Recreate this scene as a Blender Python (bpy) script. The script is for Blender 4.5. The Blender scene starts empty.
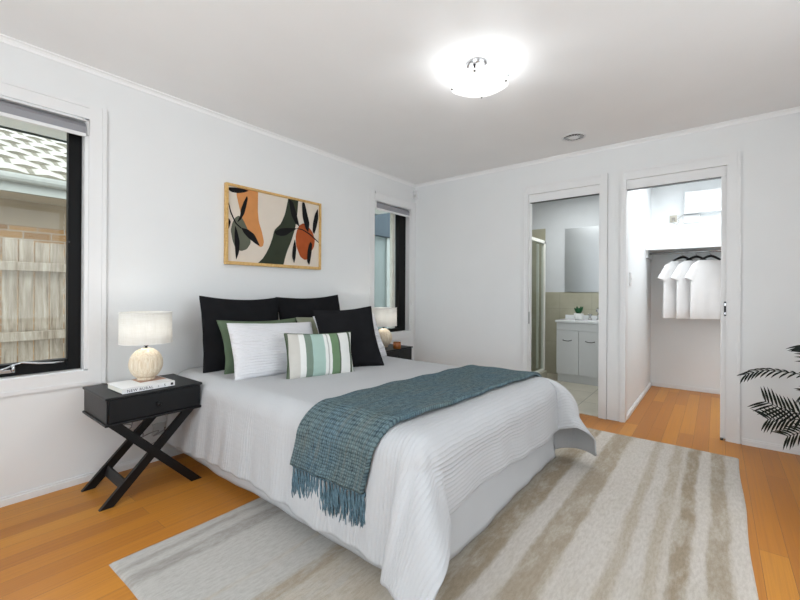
import bpy, bmesh, math, random
from math import sin, cos, pi, radians, hypot, atan2, exp
from mathutils import Vector, Matrix
random.seed(7)
S = bpy.context.scene
COL = S.collection

# ------------------------------------------------------------------ camera
cam_d = bpy.data.cameras.new('camera'); cam = bpy.data.objects.new('camera', cam_d); COL.objects.link(cam)
YAW, ROLL = radians(38.4883), radians(0.31787)
R_ = Vector((sin(YAW), -cos(YAW), 0)); U_ = Vector((0, 0, 1)); F_ = Vector((cos(YAW), sin(YAW), 0))
rx = R_*cos(ROLL) + U_*sin(ROLL); ux = -R_*sin(ROLL) + U_*cos(ROLL)
M4 = Matrix((rx, ux, -F_)).transposed().to_4x4(); M4.translation = Vector((-3.8751, -2.8577, 1.1066))
cam.matrix_world = M4
cam_d.sensor_width = 36; cam_d.lens = 397.64/800*36; cam_d.shift_y = -(300-292.29)/800
cam_d.clip_start = 0.02
S.camera = cam
# ------------------------------------------------------------------ world, sun, area lights, exposure
W = bpy.data.worlds.new('sky'); S.world = W; W.use_nodes = True
nt = W.node_tree; nt.nodes.clear()
out = nt.nodes.new('ShaderNodeOutputWorld'); bg = nt.nodes.new('ShaderNodeBackground')
sky = nt.nodes.new('ShaderNodeTexSky')
try:
    sky.sky_type = 'HOSEK_WILKIE'; sky.sun_direction = (0.3, -0.5, 0.8); sky.turbidity = 4
except Exception: pass
mixn = nt.nodes.new('ShaderNodeMixRGB'); mixn.inputs[0].default_value = 0.75
mixn.inputs[2].default_value = (0.885, 0.955, 1.0, 1)
nt.links.new(sky.outputs[0], mixn.inputs[1]); nt.links.new(mixn.outputs[0], bg.inputs[0])
bg.inputs[1].default_value = 3.6
nt.links.new(bg.outputs[0], out.inputs[0])
def sun_light(e, rot):
    l = bpy.data.lights.new('sun', 'SUN'); l.energy = e; l.angle = radians(6); l.color = (1, .97, .92)
    o = bpy.data.objects.new('sun', l); o.rotation_euler = rot; COL.objects.link(o)
sun_light(.3, (radians(30), radians(-12), 0))
def area(name, loc, target, sx, sy, power, color=(1, 1, 1)):
    l = bpy.data.lights.new(name, 'AREA'); l.shape = 'RECTANGLE'; l.size = sx; l.size_y = sy; l.energy = power; l.color = color
    o = bpy.data.objects.new(name, l); o.location = loc
    o.rotation_euler = (Vector(target)-Vector(loc)).to_track_quat('-Z', 'Y').to_euler(); COL.objects.link(o); return o
area('window_daylight_rear', (-4.7, -2.0, 1.35), (-2.0, -1.5, 3.0), 2.2, 1.6, 10, (0.95, 0.985, 1.0))  # added fill behind the camera, tilted up to bounce off the ceiling
area('side_passage_daylight', (-3.0, 1.0, 3.3), (-3.0, 1.75, .9), 4.5, 0.7, 10, (1, 0.99, 0.97))  # added fill above the passage, imitates sky light on the fence
area('ensuite_lamp', (0.85, -1.5, 2.36), (0.85, -1.5, 0), 0.5, 0.5, 10, (0.97, 1, 0.97))  # added fill without a fitting, brightens the ensuite
area('robe_lamp', (0.75, -2.9, 2.36), (0.75, -2.85, 0), 0.9, 0.8, 15, (0.93, .97, 1))  # added fill, no lamp modelled here, lifts the robe
S.view_settings.view_transform = 'Standard'; S.view_settings.look = 'None'
S.view_settings.exposure = 0.36; S.view_settings.gamma = 1; S.view_settings.use_curve_mapping = False

# ------------------------------------------------------------------ materials
def srgb(r, g, b):
    f = lambda c: (c/255/12.92) if c/255 <= 0.04045 else ((c/255+0.055)/1.055)**2.4
    return (f(r), f(g), f(b), 1)
MATS = {}
class NT:
    def __init__(s, name, rough=0.6, spec=0.4, metal=0):
        m = bpy.data.materials.new(name); m.use_nodes = True; s.m = m; s.t = m.node_tree; s.b = s.t.nodes['Principled BSDF']
        s.b.inputs['Roughness'].default_value = rough; s.b.inputs['Specular IOR Level'].default_value = spec
        s.b.inputs['Metallic'].default_value = metal
    def n(s, typ, **kw):
        x = s.t.nodes.new('ShaderNode'+typ)
        for k, v in kw.items(): setattr(x, k, v)
        return x
    def l(s, a, b): s.t.links.new(a, b)
    def coord(s, kind='Object', scale=(1, 1, 1), rot=(0, 0, 0), loc=(0, 0, 0)):
        tc = s.n('TexCoord'); mp = s.n('Mapping'); s.l(tc.outputs[kind], mp.inputs[0])
        mp.inputs['Scale'].default_value = scale; mp.inputs['Rotation'].default_value = rot; mp.inputs['Location'].default_value = loc
        return mp.outputs[0]
    def noise(s, co, scale, detail=3, rough=0.5, dist=0):
        x = s.n('TexNoise'); x.inputs['Scale'].default_value = scale; x.inputs['Detail'].default_value = detail
        x.inputs['Roughness'].default_value = rough; x.inputs['Distortion'].default_value = dist
        s.l(co, x.inputs['Vector']); return x.outputs['Fac']
    def ramp(s, fac, stops, interp='LINEAR'):
        x = s.n('ValToRGB'); x.color_ramp.interpolation = interp; e = x.color_ramp.elements
        while len(e) < len(stops): e.new(0.5)
        for i, (p, c) in enumerate(stops): e[i].position = p; e[i].color = c
        s.l(fac, x.inputs[0]); return x.outputs[0]
    def math(s, op, a, b=None, c=None):
        x = s.n('Math', operation=op)
        for i, v in enumerate((a, b, c)):
            if v is None: continue
            if isinstance(v, (int, float)): x.inputs[i].default_value = v
            else: s.l(v, x.inputs[i])
        return x.outputs[0]
    def mix(s, fac, a, b, blend='MIX'):
        x = s.n('MixRGB', blend_type=blend)
        for i, v in enumerate((fac, a, b)):
            if isinstance(v, (int, float)): x.inputs[i].default_value = v
            elif isinstance(v, tuple): x.inputs[i].default_value = v
            else: s.l(v, x.inputs[i])
        return x.outputs[0]
    def bump(s, h, dist=0.002, strength=1.0):
        x = s.n('Bump'); x.inputs['Distance'].default_value = dist; x.inputs['Strength'].default_value = strength
        s.l(h, x.inputs['Height']); s.l(x.outputs[0], s.b.inputs['Normal'])
    def color(s, c):
        if isinstance(c, tuple): s.b.inputs['Base Color'].default_value = c
        else: s.l(c, s.b.inputs['Base Color'])
    def sep(s, co):
        x = s.n('SeparateXYZ'); s.l(co, x.inputs[0]); return x.outputs
def simple(name, rgb, rough=0.6, spec=0.4, metal=0, var=0.06, nscale=12, bump=0, bscale=200):
    t = NT(name, rough, spec, metal); c = srgb(*rgb); co = t.coord()
    d = tuple(max(0, x*(1-var)) for x in c[:3])+(1,); e = tuple(min(1, x*(1+var)) for x in c[:3])+(1,)
    t.color(t.ramp(t.noise(co, nscale), [(0.3, d), (0.7, e)]))
    if bump: t.bump(t.noise(co, bscale, 2), bump, 0.6)
    return t.m
def glassmat(name, tint=(1, 1, 1, 1), mixv=0.08):
    t = NT(name); t.t.nodes.remove(t.b)
    o = t.t.nodes['Material Output']; tr = t.n('BsdfTransparent'); gl = t.n('BsdfGlossy'); mx = t.n('MixShader')
    tr.inputs[0].default_value = tint; gl.inputs['Roughness'].default_value = 0.02
    mx.inputs[0].default_value = mixv; t.l(tr.outputs[0], mx.inputs[1]); t.l(gl.outputs[0], mx.inputs[2]); t.l(mx.outputs[0], o.inputs[0])
    return t.m
wallw = simple('wall_paint', (232, 233, 233), 0.75, 0.2, var=0.01, nscale=3, bump=0.0003, bscale=400)
ceilw = simple('ceiling_paint', (244, 244, 244), 0.85, 0.1, var=0.01, nscale=3)
trimw = simple('gloss_trim_paint', (232, 232, 232), 0.4, 0.4, var=0.01, nscale=4)
robew = simple('robe_wall_paint', (236, 239, 240), 0.7, 0.2, var=0.01, nscale=3)
black_metal = simple('black_window_metal', (10, 10, 11), 0.5, 0.2, var=0.1)
black_paint = simple('black_furniture_paint', (10, 11, 14), 0.4, 0.35, var=0.1, bump=0.0004, bscale=60)
chrome = simple('chrome', (190, 190, 192), 0.18, 0.5, 1.0, var=0.03)
dark_metal = simple('dark_metal', (60, 60, 62), 0.35, 0.5, 0.7, var=0.05)
clear_glass = glassmat('window_glass', (0.97, 0.985, 0.98, 1), 0.012)
shower_glass = glassmat('shower_glass', (0.86, 0.88, 0.86, 1), 0.03)
plastic_w = simple('white_plastic', (228, 228, 228), 0.4, 0.4, var=0.01)

def floor_mat():
    t = NT('bamboo_planks', 0.33, 0.22); co = t.coord('Object')
    br = t.n('TexBrick'); t.l(co, br.inputs['Vector']); br.offset = 0.37; br.offset_frequency = 2; br.squash = 1
    br.inputs['Scale'].default_value = 1; br.inputs['Brick Width'].default_value = 1.55; br.inputs['Row Height'].default_value = 0.094
    br.inputs['Mortar Size'].default_value = 0.0011; br.inputs['Mortar Smooth'].default_value = 0.3; br.inputs['Bias'].default_value = 0
    br.inputs['Color1'].default_value = (0, 0, 0, 1); br.inputs['Color2'].default_value = (1, 1, 1, 1); br.inputs['Mortar'].default_value = (0.4, 0.4, 0.4, 1)
    tone = t.ramp(br.outputs['Color'], [(0.0, srgb(182, 112, 18)), (0.35, srgb(196, 124, 20)), (0.7, srgb(208, 136, 26)), (1.0, srgb(218, 150, 40))])
    g = t.noise(t.coord('Object', (1.6, 85, 1)), 1.0, 5, 0.65, 0.4)
    grain = t.ramp(g, [(0.28, srgb(186, 166, 140)), (0.52, srgb(232, 224, 208)), (0.75, (1, 1, 1, 1))])
    c = t.mix(0.55, tone, t.mix(1.0, tone, grain, 'MULTIPLY'))
    g2 = t.noise(t.coord('Object', (1.0, 9, 1)), 1.0, 3, 0.5, 0.2)
    c = t.mix(t.math('MULTIPLY', g2, 0.34), c, srgb(160, 92, 16))
    c = t.mix(t.math('MULTIPLY', br.outputs['Fac'], 0.7), c, srgb(90, 55, 30))
    c = t.mix(.16, c, srgb(206, 160, 116))
    t.color(c); t.bump(t.math('SUBTRACT', t.math('MULTIPLY', g, 0.2), br.outputs['Fac']), 0.0006, 0.7)
    t.l(t.ramp(g, [(0, (.25, .25, .25, 1)), (1, (.42, .42, .42, 1))]), t.b.inputs['Roughness'])
    return t.m
def tile_mat(name, rgb, w, h, axis='XY', grout=(150, 148, 138), rough=0.3):
    t = NT(name, rough, 0.5); tc = t.coord('Object'); s = t.sep(tc)
    cb = t.n('CombineXYZ'); i = {'X': 0, 'Y': 1, 'Z': 2}
    t.l(s[i[axis[0]]], cb.inputs[0]); t.l(s[i[axis[1]]], cb.inputs[1])
    br = t.n('TexBrick'); t.l(cb.outputs[0], br.inputs['Vector']); br.offset = 0
    br.inputs['Scale'].default_value = 1; br.inputs['Brick Width'].default_value = w; br.inputs['Row Height'].default_value = h
    br.inputs['Mortar Size'].default_value = 0.003; br.inputs['Mortar'].default_value = srgb(*grout)
    c = srgb(*rgb); br.inputs['Color1'].default_value = c; br.inputs['Color2'].default_value = tuple(x*.94 for x in c[:3])+(1,)
    n = t.noise(tc, 5, 4)
    t.color(t.mix(0.35, br.outputs['Color'], t.mix(1, br.outputs['Color'], t.ramp(n, [(0.3, srgb(205, 200, 190)), (0.7, (1, 1, 1, 1))]), 'MULTIPLY')))
    return t.m

# ------------------------------------------------------------------ mesh helpers
class MB:
    def __init__(s): s.v = []; s.f = []; s.mi = []; s.uv = {}; s.sm = []
    def add(s, vs, fs, mi=0, smooth=False):
        o = len(s.v); s.v += [tuple(p) for p in vs]
        for f in fs: s.f.append([i+o for i in f]); s.mi.append(mi); s.sm.append(smooth)
    def box(s, x0, x1, y0, y1, z0, z1, mi=0, M=None):
        vs = [Vector((x, y, z)) for x in (x0, x1) for y in (y0, y1) for z in (z0, z1)]
        if M is not None: vs = [M @ v for v in vs]
        s.add(vs, [(0, 1, 3, 2), (4, 6, 7, 5), (0, 4, 5, 1), (2, 3, 7, 6), (0, 2, 6, 4), (1, 5, 7, 3)], mi)
    def rbox(s, x0, x1, y0, y1, z0, z1, r=0.004, mi=0, M=None):
        """box with chamfered edges"""
        bm = bmesh.new(); bmesh.ops.create_cube(bm, size=1)
        for v in bm.verts: v.co = Vector(((x0+x1)/2+v.co.x*(x1-x0), (y0+y1)/2+v.co.y*(y1-y0), (z0+z1)/2+v.co.z*(z1-z0)))
        bmesh.ops.bevel(bm, geom=bm.edges[:], offset=r, segments=2, affect='EDGES', profile=0.6)
        bm.verts.index_update()
        vs = [M @ v.co if M is not None else v.co.copy() for v in bm.verts]
        s.add(vs, [[v.index for v in f.verts] for f in bm.faces], mi); bm.free()
    def bar(s, a, b, w, h, up=(0, 0, 1), mi=0):
        a = Vector(a); b = Vector(b); d = (b-a).normalized(); up = Vector(up)
        x = d.cross(up).normalized(); y = x.cross(d).normalized()
        vs = []
        for p in (a, b):
            for sx, sy in ((-1, -1), (1, -1), (1, 1), (-1, 1)): vs.append(p+x*sx*w/2+y*sy*h/2)
        s.add(vs, [(0, 3, 2, 1), (4, 5, 6, 7), (0, 1, 5, 4), (1, 2, 6, 5), (2, 3, 7, 6), (3, 0, 4, 7)], mi)
    def tube(s, pts, r, n=8, mi=0, cap=True):
        pts = [Vector(p) for p in pts]; rs = r if isinstance(r, (list, tuple)) else [r]*len(pts)
        rings = []; prev = None
        for i, p in enumerate(pts):
            d = (pts[min(i+1, len(pts)-1)]-pts[max(i-1, 0)])
            d = d.normalized() if d.length > 1e-9 else Vector((0, 0, 1))
            if prev is None: prev = Vector((0, 0, 1)) if abs(d.z) < 0.9 else Vector((1, 0, 0))
            x = d.cross(prev); x = x.normalized() if x.length > 1e-6 else d.orthogonal().normalized()
            y = x.cross(d).normalized(); prev = y
            rings.append([p+(x*cos(2*pi*k/n)+y*sin(2*pi*k/n))*rs[i] for k in range(n)])
        s.loft(rings, mi, True, cap)
    def loft(s, rings, mi=0, smooth=True, cap=True, closed=True):
        n = len(rings[0]); vs = [p for r in rings for p in r]; fs = []
        for i in range(len(rings)-1):
            for k in range(n if closed else n-1):
                a = i*n+k; b = i*n+(k+1) % n; fs.append((a, b, b+n, a+n))
        if cap and closed: fs.append(tuple(range(n-1, -1, -1))); fs.append(tuple((len(rings)-1)*n+k for k in range(n)))
        s.add(vs, fs, mi, smooth)
    def lathe(s, prof, c=(0, 0, 0), n=32, mi=0, cap=False, fn=None):
        rings = []
        for (r, z) in prof:
            rings.append([Vector((c[0]+r*(fn(k/n) if fn else 1)*cos(2*pi*k/n), c[1]+r*(fn(k/n) if fn else 1)*sin(2*pi*k/n), c[2]+z)) for k in range(n)])
        s.loft(rings, mi, True, cap)
    def build(s, name, mats, parent=None, smooth=None, bevel=0, loc=None):
        me = bpy.data.meshes.new(name); me.from_pydata(s.v, [], s.f)
        if not isinstance(mats, (list, tuple)): mats = [mats]
        for m in mats: me.materials.append(m)
        me.polygons.foreach_set('material_index', s.mi)
        me.polygons.foreach_set('use_smooth', [bool(a or smooth) if smooth is not False else False for a in s.sm])
        bm = bmesh.new(); bm.from_mesh(me); bmesh.ops.recalc_face_normals(bm, faces=bm.faces); bm.to_mesh(me); bm.free()
        me.update()
        o = bpy.data.objects.new(name, me); COL.objects.link(o)
        if parent: o.parent = parent
        if loc: o.location = loc
        return o
def grid_mesh(name, mat, fn, us, vs, parent=None, uvfn=None, thick=0):
    """surface from fn(u,v); uv stored"""
    nu, nv = len(us), len(vs)
    P = [fn(u, v) for u in us for v in vs]
    F = [(i*nv+j, (i+1)*nv+j, (i+1)*nv+j+1, i*nv+j+1) for i in range(nu-1) for j in range(nv-1)]
    me = bpy.data.meshes.new(name); me.from_pydata([tuple(p) for p in P], [], F); me.materials.append(mat)
    uvl = me.uv_layers.new(name='uv')
    for l in me.loops:
        k = l.vertex_index; u = us[k//nv]; v = vs[k % nv]; uvl.data[l.index].uv = uvfn(u, v) if uvfn else (u, v)
    me.polygons.foreach_set('use_smooth', [True]*len(F)); me.update()
    o = bpy.data.objects.new(name, me); COL.objects.link(o)
    if parent: o.parent = parent
    if thick:
        md = o.modifiers.new('thickness', 'SOLIDIFY'); md.thickness = thick; md.offset = -1
    return o
def lin(a, b, n): return [a+(b-a)*i/(n-1) for i in range(n)]
def tag(o, label=None, cat=None, group=None, kind=None):
    if label: o['label'] = label
    if cat: o['category'] = cat
    if group: o['group'] = group
    if kind: o['kind'] = kind
    return o
def thing(name, loc, label, cat, group=None, rz=0):
    o = bpy.data.objects.new(name, None); COL.objects.link(o); o.location = loc; o.rotation_euler = (0, 0, rz); o.empty_display_size = 0.1
    return tag(o, label, cat, group)
def struct_empty(name, loc=(0, 0, 0)):
    o = bpy.data.objects.new(name, None); COL.objects.link(o); o.location = loc; o['kind'] = 'structure'; return o
def struct(name, mb, mat, parent=None, **k):
    o = mb.build(name, mat, parent, **k)
    if not parent: o['kind'] = 'structure'
    return o
def copy_tree(o, parent=None):
    c = o.copy(); COL.objects.link(c)
    if parent: c.parent = parent
    for ch in list(o.children): copy_tree(ch, c)
    return c
def vnoise(x, y, s=0):
    return (sin(x*1.7+s*3.1+1.3*sin(y*1.3+s))+sin(y*2.1-s*1.7+1.1*sin(x*0.9+s*2)))*0.5

# ------------------------------------------------------------------ ROOM SHELL
H = 2.4; XW = -4.75; YN = -3.95
m = MB(); m.box(XW, 1.77, YN, 0, -0.06, 0)
struct('floor', m, floor_mat())
m = MB(); m.box(XW-.1, 1.9, YN-.1, .1, H, H+.08); struct('ceiling', m, ceilw)
# bed wall (left in the photo) with two window openings
W1 = (-4.35, -3.195, 0.645, 2.10); W2 = (-0.725, -0.085, 0.645, 2.10)
WT = 0.12
m = MB()
m.box(XW-.1, W1[0], 0, WT, 0, H); m.box(W1[1], W2[0], 0, WT, 0, H); m.box(W2[1], 1.9, 0, WT, 0, H)
for w in (W1, W2): m.box(w[0], w[1], 0, WT, 0, w[2]); m.box(w[0], w[1], 0, WT, w[3], H)
struct('wall_left', m, wallw)
# door wall (right in the photo)
D1 = (-2.052, -1.385); D2 = (-2.93, -2.238); DH = 2.08
m = MB()
m.box(0, .1, YN-.1, D2[0], 0, H); m.box(0, .1, D2[1], D1[0], 0, H); m.box(0, .1, D1[1], 0, 0, H)
m.box(0, .1, D2[0], D2[1], DH, H); m.box(0, .1, D1[0], D1[1], DH, H)
struct('wall_right', m, wallw)
# two walls behind the camera, wide window openings added to let light in
m = MB(); m.box(XW-.1, -3.5, YN-.1, YN, 0, H); m.box(-1.5, 0, YN-.1, YN, 0, H); m.box(-3.5, -1.5, YN-.1, YN, 0, .7); m.box(-3.5, -1.5, YN-.1, YN, 2.2, H)
struct('wall_near', m, wallw)
m = MB(); m.box(XW-.1, XW, YN, -3.2, 0, H); m.box(XW-.1, XW, -1.0, 0, 0, H); m.box(XW-.1, XW, -3.2, -1.0, 0, .5); m.box(XW-.1, XW, -3.2, -1.0, 2.2, H)
struct('wall_rear', m, wallw)
for i, (a, b) in enumerate((((-3.5, -1.5, YN-.06, YN-.03, .7, 2.2), 0), ((XW-.06, XW-.03, -3.2, -1.0, .5, 2.2), 1))):
    e = struct_empty('window_%d' % (3+i)); f = MB(); x0, x1, y0, y1, z0, z1 = a  # unseen windows, added as light openings
    if i == 0:
        for xa in (x0, (x0+x1)/2-.02, x1-.04): f.box(xa, xa+.04, y0, y1, z0, z1)
    else:
        for ya in (y0, (y0+y1)/2-.02, y1-.04): f.box(x0, x1, ya, ya+.04, z0, z1)
    f.box(x0, x1, y0, y1, z0, z0+.04); f.box(x0, x1, y0, y1, z1-.04, z1); f.build('window_frame', black_metal, e)
# ensuite and robe shell
m = MB(); m.box(.1, 1.9, -2.24, -2.15, 0, H); struct('wall_divider', m, robew)
m = MB(); m.box(1.7, 1.9, -2.15, 0, 0, H); struct('wall_ensuite_back', m, simple('ensuite_paint', (214, 217, 222), .6, .3, var=.01))
m = MB(); m.box(1.77, 1.9, -3.75, -2.24, 0, H); struct('wall_robe_back', m, robew)
m = MB(); m.box(.1, 1.9, -3.85, -3.75, 0, H); struct('wall_robe_side', m, robew)
m = MB(); m.box(.02, 1.7, -2.15, 0, 0.0, .006); struct('floor_ensuite', m, tile_mat('ensuite_floor_tile', (206, 200, 186), .45, .45, 'XY', (120, 116, 106)), loc=(.0, .0, 0))
tilew = tile_mat('ensuite_wall_tile', (183, 180, 162), .4, .45, 'YZ', (165, 162, 148))
m = MB(); m.box(1.692, 1.70, -2.15, -1.0, .006, 1.12); m.box(1.692, 1.70, -1.0, 0, .006, 2.0); struct('trim_1', m, tilew)
m = MB(); m.box(.1, 1.692, -.01, 0, .006, 2.0); struct('trim_2', m, tile_mat('shower_wall_tile', (183, 180, 162), .4, .45, 'XZ', (165, 162, 148)))
# skirting, cornice
def skirt(name, a, b, n):
    m = MB(); a = Vector(a); b = Vector(b); n = Vector(n)
    for (z0, z1, t) in ((0, .034, .014), (.034, .044, .008)):
        p = [a, b, b+n*t, a+n*t]; vs = [(q.x, q.y, z) for z in (z0, z1) for q in p]
        m.add(vs, [(0, 3, 2, 1), (4, 5, 6, 7), (0, 1, 5, 4), (1, 2, 6, 5), (2, 3, 7, 6), (3, 0, 4, 7)])
    struct(name, m, trimw)
skirt('baseboard_left', (XW, 0, 0), (0, 0, 0), (0, -1, 0))
skirt('baseboard_right', (0, -3.01, 0), (0, YN, 0), (-1, 0, 0))
skirt('baseboard_right_corner', (0, -1.33, 0), (0, -.014, 0), (-1, 0, 0))
skirt('baseboard_near', (XW, YN, 0), (0, YN, 0), (0, 1, 0))
skirt('baseboard_rear', (XW, YN, 0), (XW, 0, 0), (1, 0, 0))
skirt('baseboard_robe_side', (.1, -2.24, 0), (1.77, -2.24, 0), (0, -1, 0))
skirt('baseboard_robe_back', (1.77, -3.75, 0), (1.77, -2.24, 0), (-1, 0, 0))
def cornice(name, a, b, n):
    m = MB(); a = Vector(a); b = Vector(b); n = Vector(n); rings = []
    prof = [(0, -.03), (.006, -.03), (.010, -.018), (.018, -.010), (.03, -.006), (.03, 0), (0, 0)]
    for p in (a, b): rings.append([Vector((p.x+n.x*t, p.y+n.y*t, H+z)) for t, z in prof])
    m.loft(rings, 0, False, True); struct(name, m, ceilw)
cornice('trim_3', (XW, 0, 0), (0, 0, 0), (0, -1, 0)); cornice('trim_4', (0, 0, 0), (0, YN, 0), (-1, 0, 0))
# door casings (stepped profile)
def casing_bar(m, wallaxis, a0, a1, z0, z1, outer, t=.014):
    """flat board on a wall plus a raised outer bead; outer tells the bead side"""
    def b(p0, p1, q0, q1, th):
        if wallaxis == 'R': m.box(-th, 0, p0, p1, q0, q1)
        else: m.box(p0, p1, -th, 0, q0, q1)
    b(a0, a1, z0, z1, t*.6)
    if outer == 'lo': b(a0, a0+.022, z0, z1, t)
    if outer == 'hi': b(a1-.022, a1, z0, z1, t)
    if outer == 'top': b(a0, a1, z1-.022, z1, t)
    if outer == 'bot': b(a0, a1, z0, z0+.022, t)
def door_case(name, y0, y1, wl, wr, zt):
    m = MB()
    casing_bar(m, 'R', y0-wr, y0, 0, zt+.085, 'lo'); casing_bar(m, 'R', y1, y1+wl, 0, zt+.085, 'hi'); casing_bar(m, 'R', y0, y1, zt, zt+.085, 'top')
    m.box(-.004, .104, y0, y0+.012, 0, zt); m.box(-.004, .104, y1-.012, y1, 0, zt)   # jamb linings
    struct(name, m, trimw)
door_case('trim_5', D1[0], D1[1], .04, .055, DH); door_case('trim_6', D2[0], D2[1], .03, .07, DH)
# sliding leaves standing open inside their pockets
def latch(parent, x, y, z, s=1):
    m = MB(); m.rbox(x-.004, x+.004, y-.010, y+.010, z-.055, z+.055, .002); o = m.build('latch_plate', dark_metal, parent); tag(o, 'dark metal latch plate')
    m = MB(); m.rbox(x-.009, x-.003, y-.006, y+.006, z-.04, z-.018, .002); m.rbox(x-.009, x-.003, y-.006, y+.006, z+.018, z+.04, .002); m.build('latch_catch', chrome, o)
e = struct_empty('door_2'); m = MB(); m.rbox(.028, .068, -3.55, -2.885, .008, 2.03, .003); m.build('door_leaf', trimw, e)
m = MB(); m.rbox(.022, .028, -2.918, -2.904, .94, 1.05, .002); lp = m.build('latch_plate', dark_metal, e)
m = MB(); m.rbox(.014, .022, -2.916, -2.906, .95, .97, .002); m.rbox(.014, .022, -2.916, -2.906, 1.015, 1.04, .002); m.build('latch_catch', chrome, lp)
m = MB(); m.box(.018, .03, -2.93, -2.25, 2.004, 2.08); m.build('door_track', trimw, e)
m = MB(); m.box(.03, .075, -2.92, -2.25, 2.0, 2.012); m.build('track_gap', dark_metal, e)
m = MB(); m.rbox(.0, .03, -2.905, -2.885, .0, .012, .002); m.build('floor_guide', dark_metal, e)
e = struct_empty('door_1'); m = MB(); m.rbox(.03, .07, -1.405, -.75, .01, 2.03, .003); m.build('door_leaf', trimw, e)
m = MB(); m.rbox(.022, .03, -1.402, -1.39, .80, .92, .002); m.build('latch_plate', dark_metal, e)
m = MB(); m.box(.018, .03, -2.04, -1.397, 2.004, 2.08); m.build('door_track', trimw, e)
m = MB(); m.box(.03, .07, -2.04, -1.397, 2.0, 2.012); m.build('track_gap', dark_metal, e)
m = MB(); m.rbox(.03, .06, -2.0405, -2.032, .74, .83, .002); m.build('strike_plate', dark_metal, e)
# ------------------------------------------------------------------ windows
def window(name, w, cas_l, cas_r, glass_x0, frame_r, frame_b):
    x0, x1, z0, z1 = w; e = struct_empty(name)
    f = MB(); y0, y1 = .06, .11
    f.box(x1-frame_r, x1-.018, y0, y1, z0, z1-.01); f.box(x0, x0+.05, y0, y1, z0, z1-.01)
    f.box(x0+.05, x1-frame_r, y0, y1, z0, z0+frame_b); f.box(x0+.05, x1-frame_r, y0, y1, z1-.06, z1-.01)
    f.box(x1-frame_r-.004, x1-frame_r+.008, y0-.012, y0, z0+.03, z1-.05); f.box(x0+.03, x1-frame_r, y0-.012, y0, z0+frame_b-.014, z0+frame_b)
    tag(f.build('window_frame', black_metal, e), 'black metal sash frame')
    g = MB(); g.box(x0+.05, x1-frame_r, .083, .087, z0+frame_b, z1-.06); g.build('window_pane', clear_glass, e)
    c = MB()
    c.box(x1-.018, x1, .0, WT, z0, z1); c.box(x0, x1, .0, WT, z0-.0, z0+.006); c.box(x0, x1, 0, WT, z1-.01, z1)   # reveals
    if cas_l: casing_bar(c, 'L', x0-cas_l, x0, z0-.085, z1+.085, 'lo' if name == 'window_1' else None, .014 if name == 'window_1' else .006)
    casing_bar(c, 'L', x1, x1+cas_r, z0-.085, z1+.085, 'hi')
    casing_bar(c, 'L', x0, x1, z1, z1+.085, 'top'); casing_bar(c, 'L', x0, x1, z0-.085, z0, 'bot')
    c.build('window_casing', trimw, e)
    return e
e1 = window('window_1', W1, .085, .085, 0, .078, .07)
e2 = window('window_2', W2, .075, .083, 0, .15, .045)
# second pale strip beside the sash of the small window
m = MB(); m.box(W2[1]-.245, W2[1]-.20, .075, .115, W2[2]+.045, W2[3]-.06); m.build('sash_stile', simple('pale_sash', (206, 206, 196), .5, .3), e2)
# chain winder on sill frame of window 1
wm = MB(); yb = .045
wm.rbox(-3.62, -3.50, yb-.012, yb+.015, .672, .690, .003)
wm.tube([(-3.50, yb-.012, .712), (-3.47, yb-.02, .722), (-3.44, yb-.015, .716), (-3.40, yb-.02, .709), (-3.34, yb-.018, .704), (-3.295, yb-.015, .706)], [.004, .005, .006, .005, .005, .004], 8)
wm.tube([(-3.50, yb-.012, .712), (-3.53, yb-.02, .70), (-3.565, yb-.02, .69)], .0045, 8)
wm.tube([(-3.505, yb-.02, .715), (-3.505, yb-.03, .695), (-3.503, yb-.028, .675)], [.007, .008, .005], 8)
tag(wm.build('window_winder', chrome, e1), 'chrome winder handle')
m = MB(); m.lathe([(.001, -.004), (.008, -.004), (.008, .004), (.001, .004)], n=12); k = m.build('sash_stay_knob', dark_metal, e1); k.location = (-3.277, .045, 1.384); k.rotation_euler = (radians(90), 0, 0)
# roller blinds
grey_fabric = simple('grey_blind_fabric', (152, 152, 156), .85, .1, var=.03, nscale=300)
def blind(x0, x1, z, label):
    b = thing('roller_blind', ((x0+x1)/2, .02, z), label, 'blind', None); h = (x1-x0)/2
    m = MB(); n = 20; rings = [[Vector((x, -.002+.031*cos(2*pi*k/n), -.04+.031*sin(2*pi*k/n))) for k in range(n)] for x in (-h+.008, h-.008)]
    m.loft(rings); m.box(-h+.008, h-.008, -.033, -.031, -.078, -.04); m.build('fabric_roll', grey_fabric, b)
    m = MB(); m.rbox(-h+.008, h-.008, -.042, -.028, -.098, -.078, .003); tag(m.build('bottom_rail', plastic_w, b), 'white bottom rail')
    for s in (-1, 1):
        m = MB(); m.rbox(s*h-.003, s*h+.003, -.04, .03, -.085, -.002, .001); m.build('bracket', plastic_w, b)
    m = MB(); m.rbox(-h, h, -.036, .03, -.006, .0, .001); m.build('headrail', trimw, b)
    return b
blind(W1[0]+.01, W1[1]-.008, 2.088, 'grey roller blind rolled up at the top of the large left window')
b2 = blind(W2[0]+.008, W2[1]-.03, 2.088, 'grey roller blind rolled up at the top of the narrow corner window')
ch = MB(); xx = (W2[1]-W2[0])/2+.02
ch.tube([(xx, -.03, -.05), (xx, -.032, -.6), (xx, -.03, -1.1)], .0015, 6); ch.tube([(xx, -.03, -1.09), (xx, -.03, -1.13)], .006, 8); ch.build('cord', plastic_w, b2)

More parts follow.
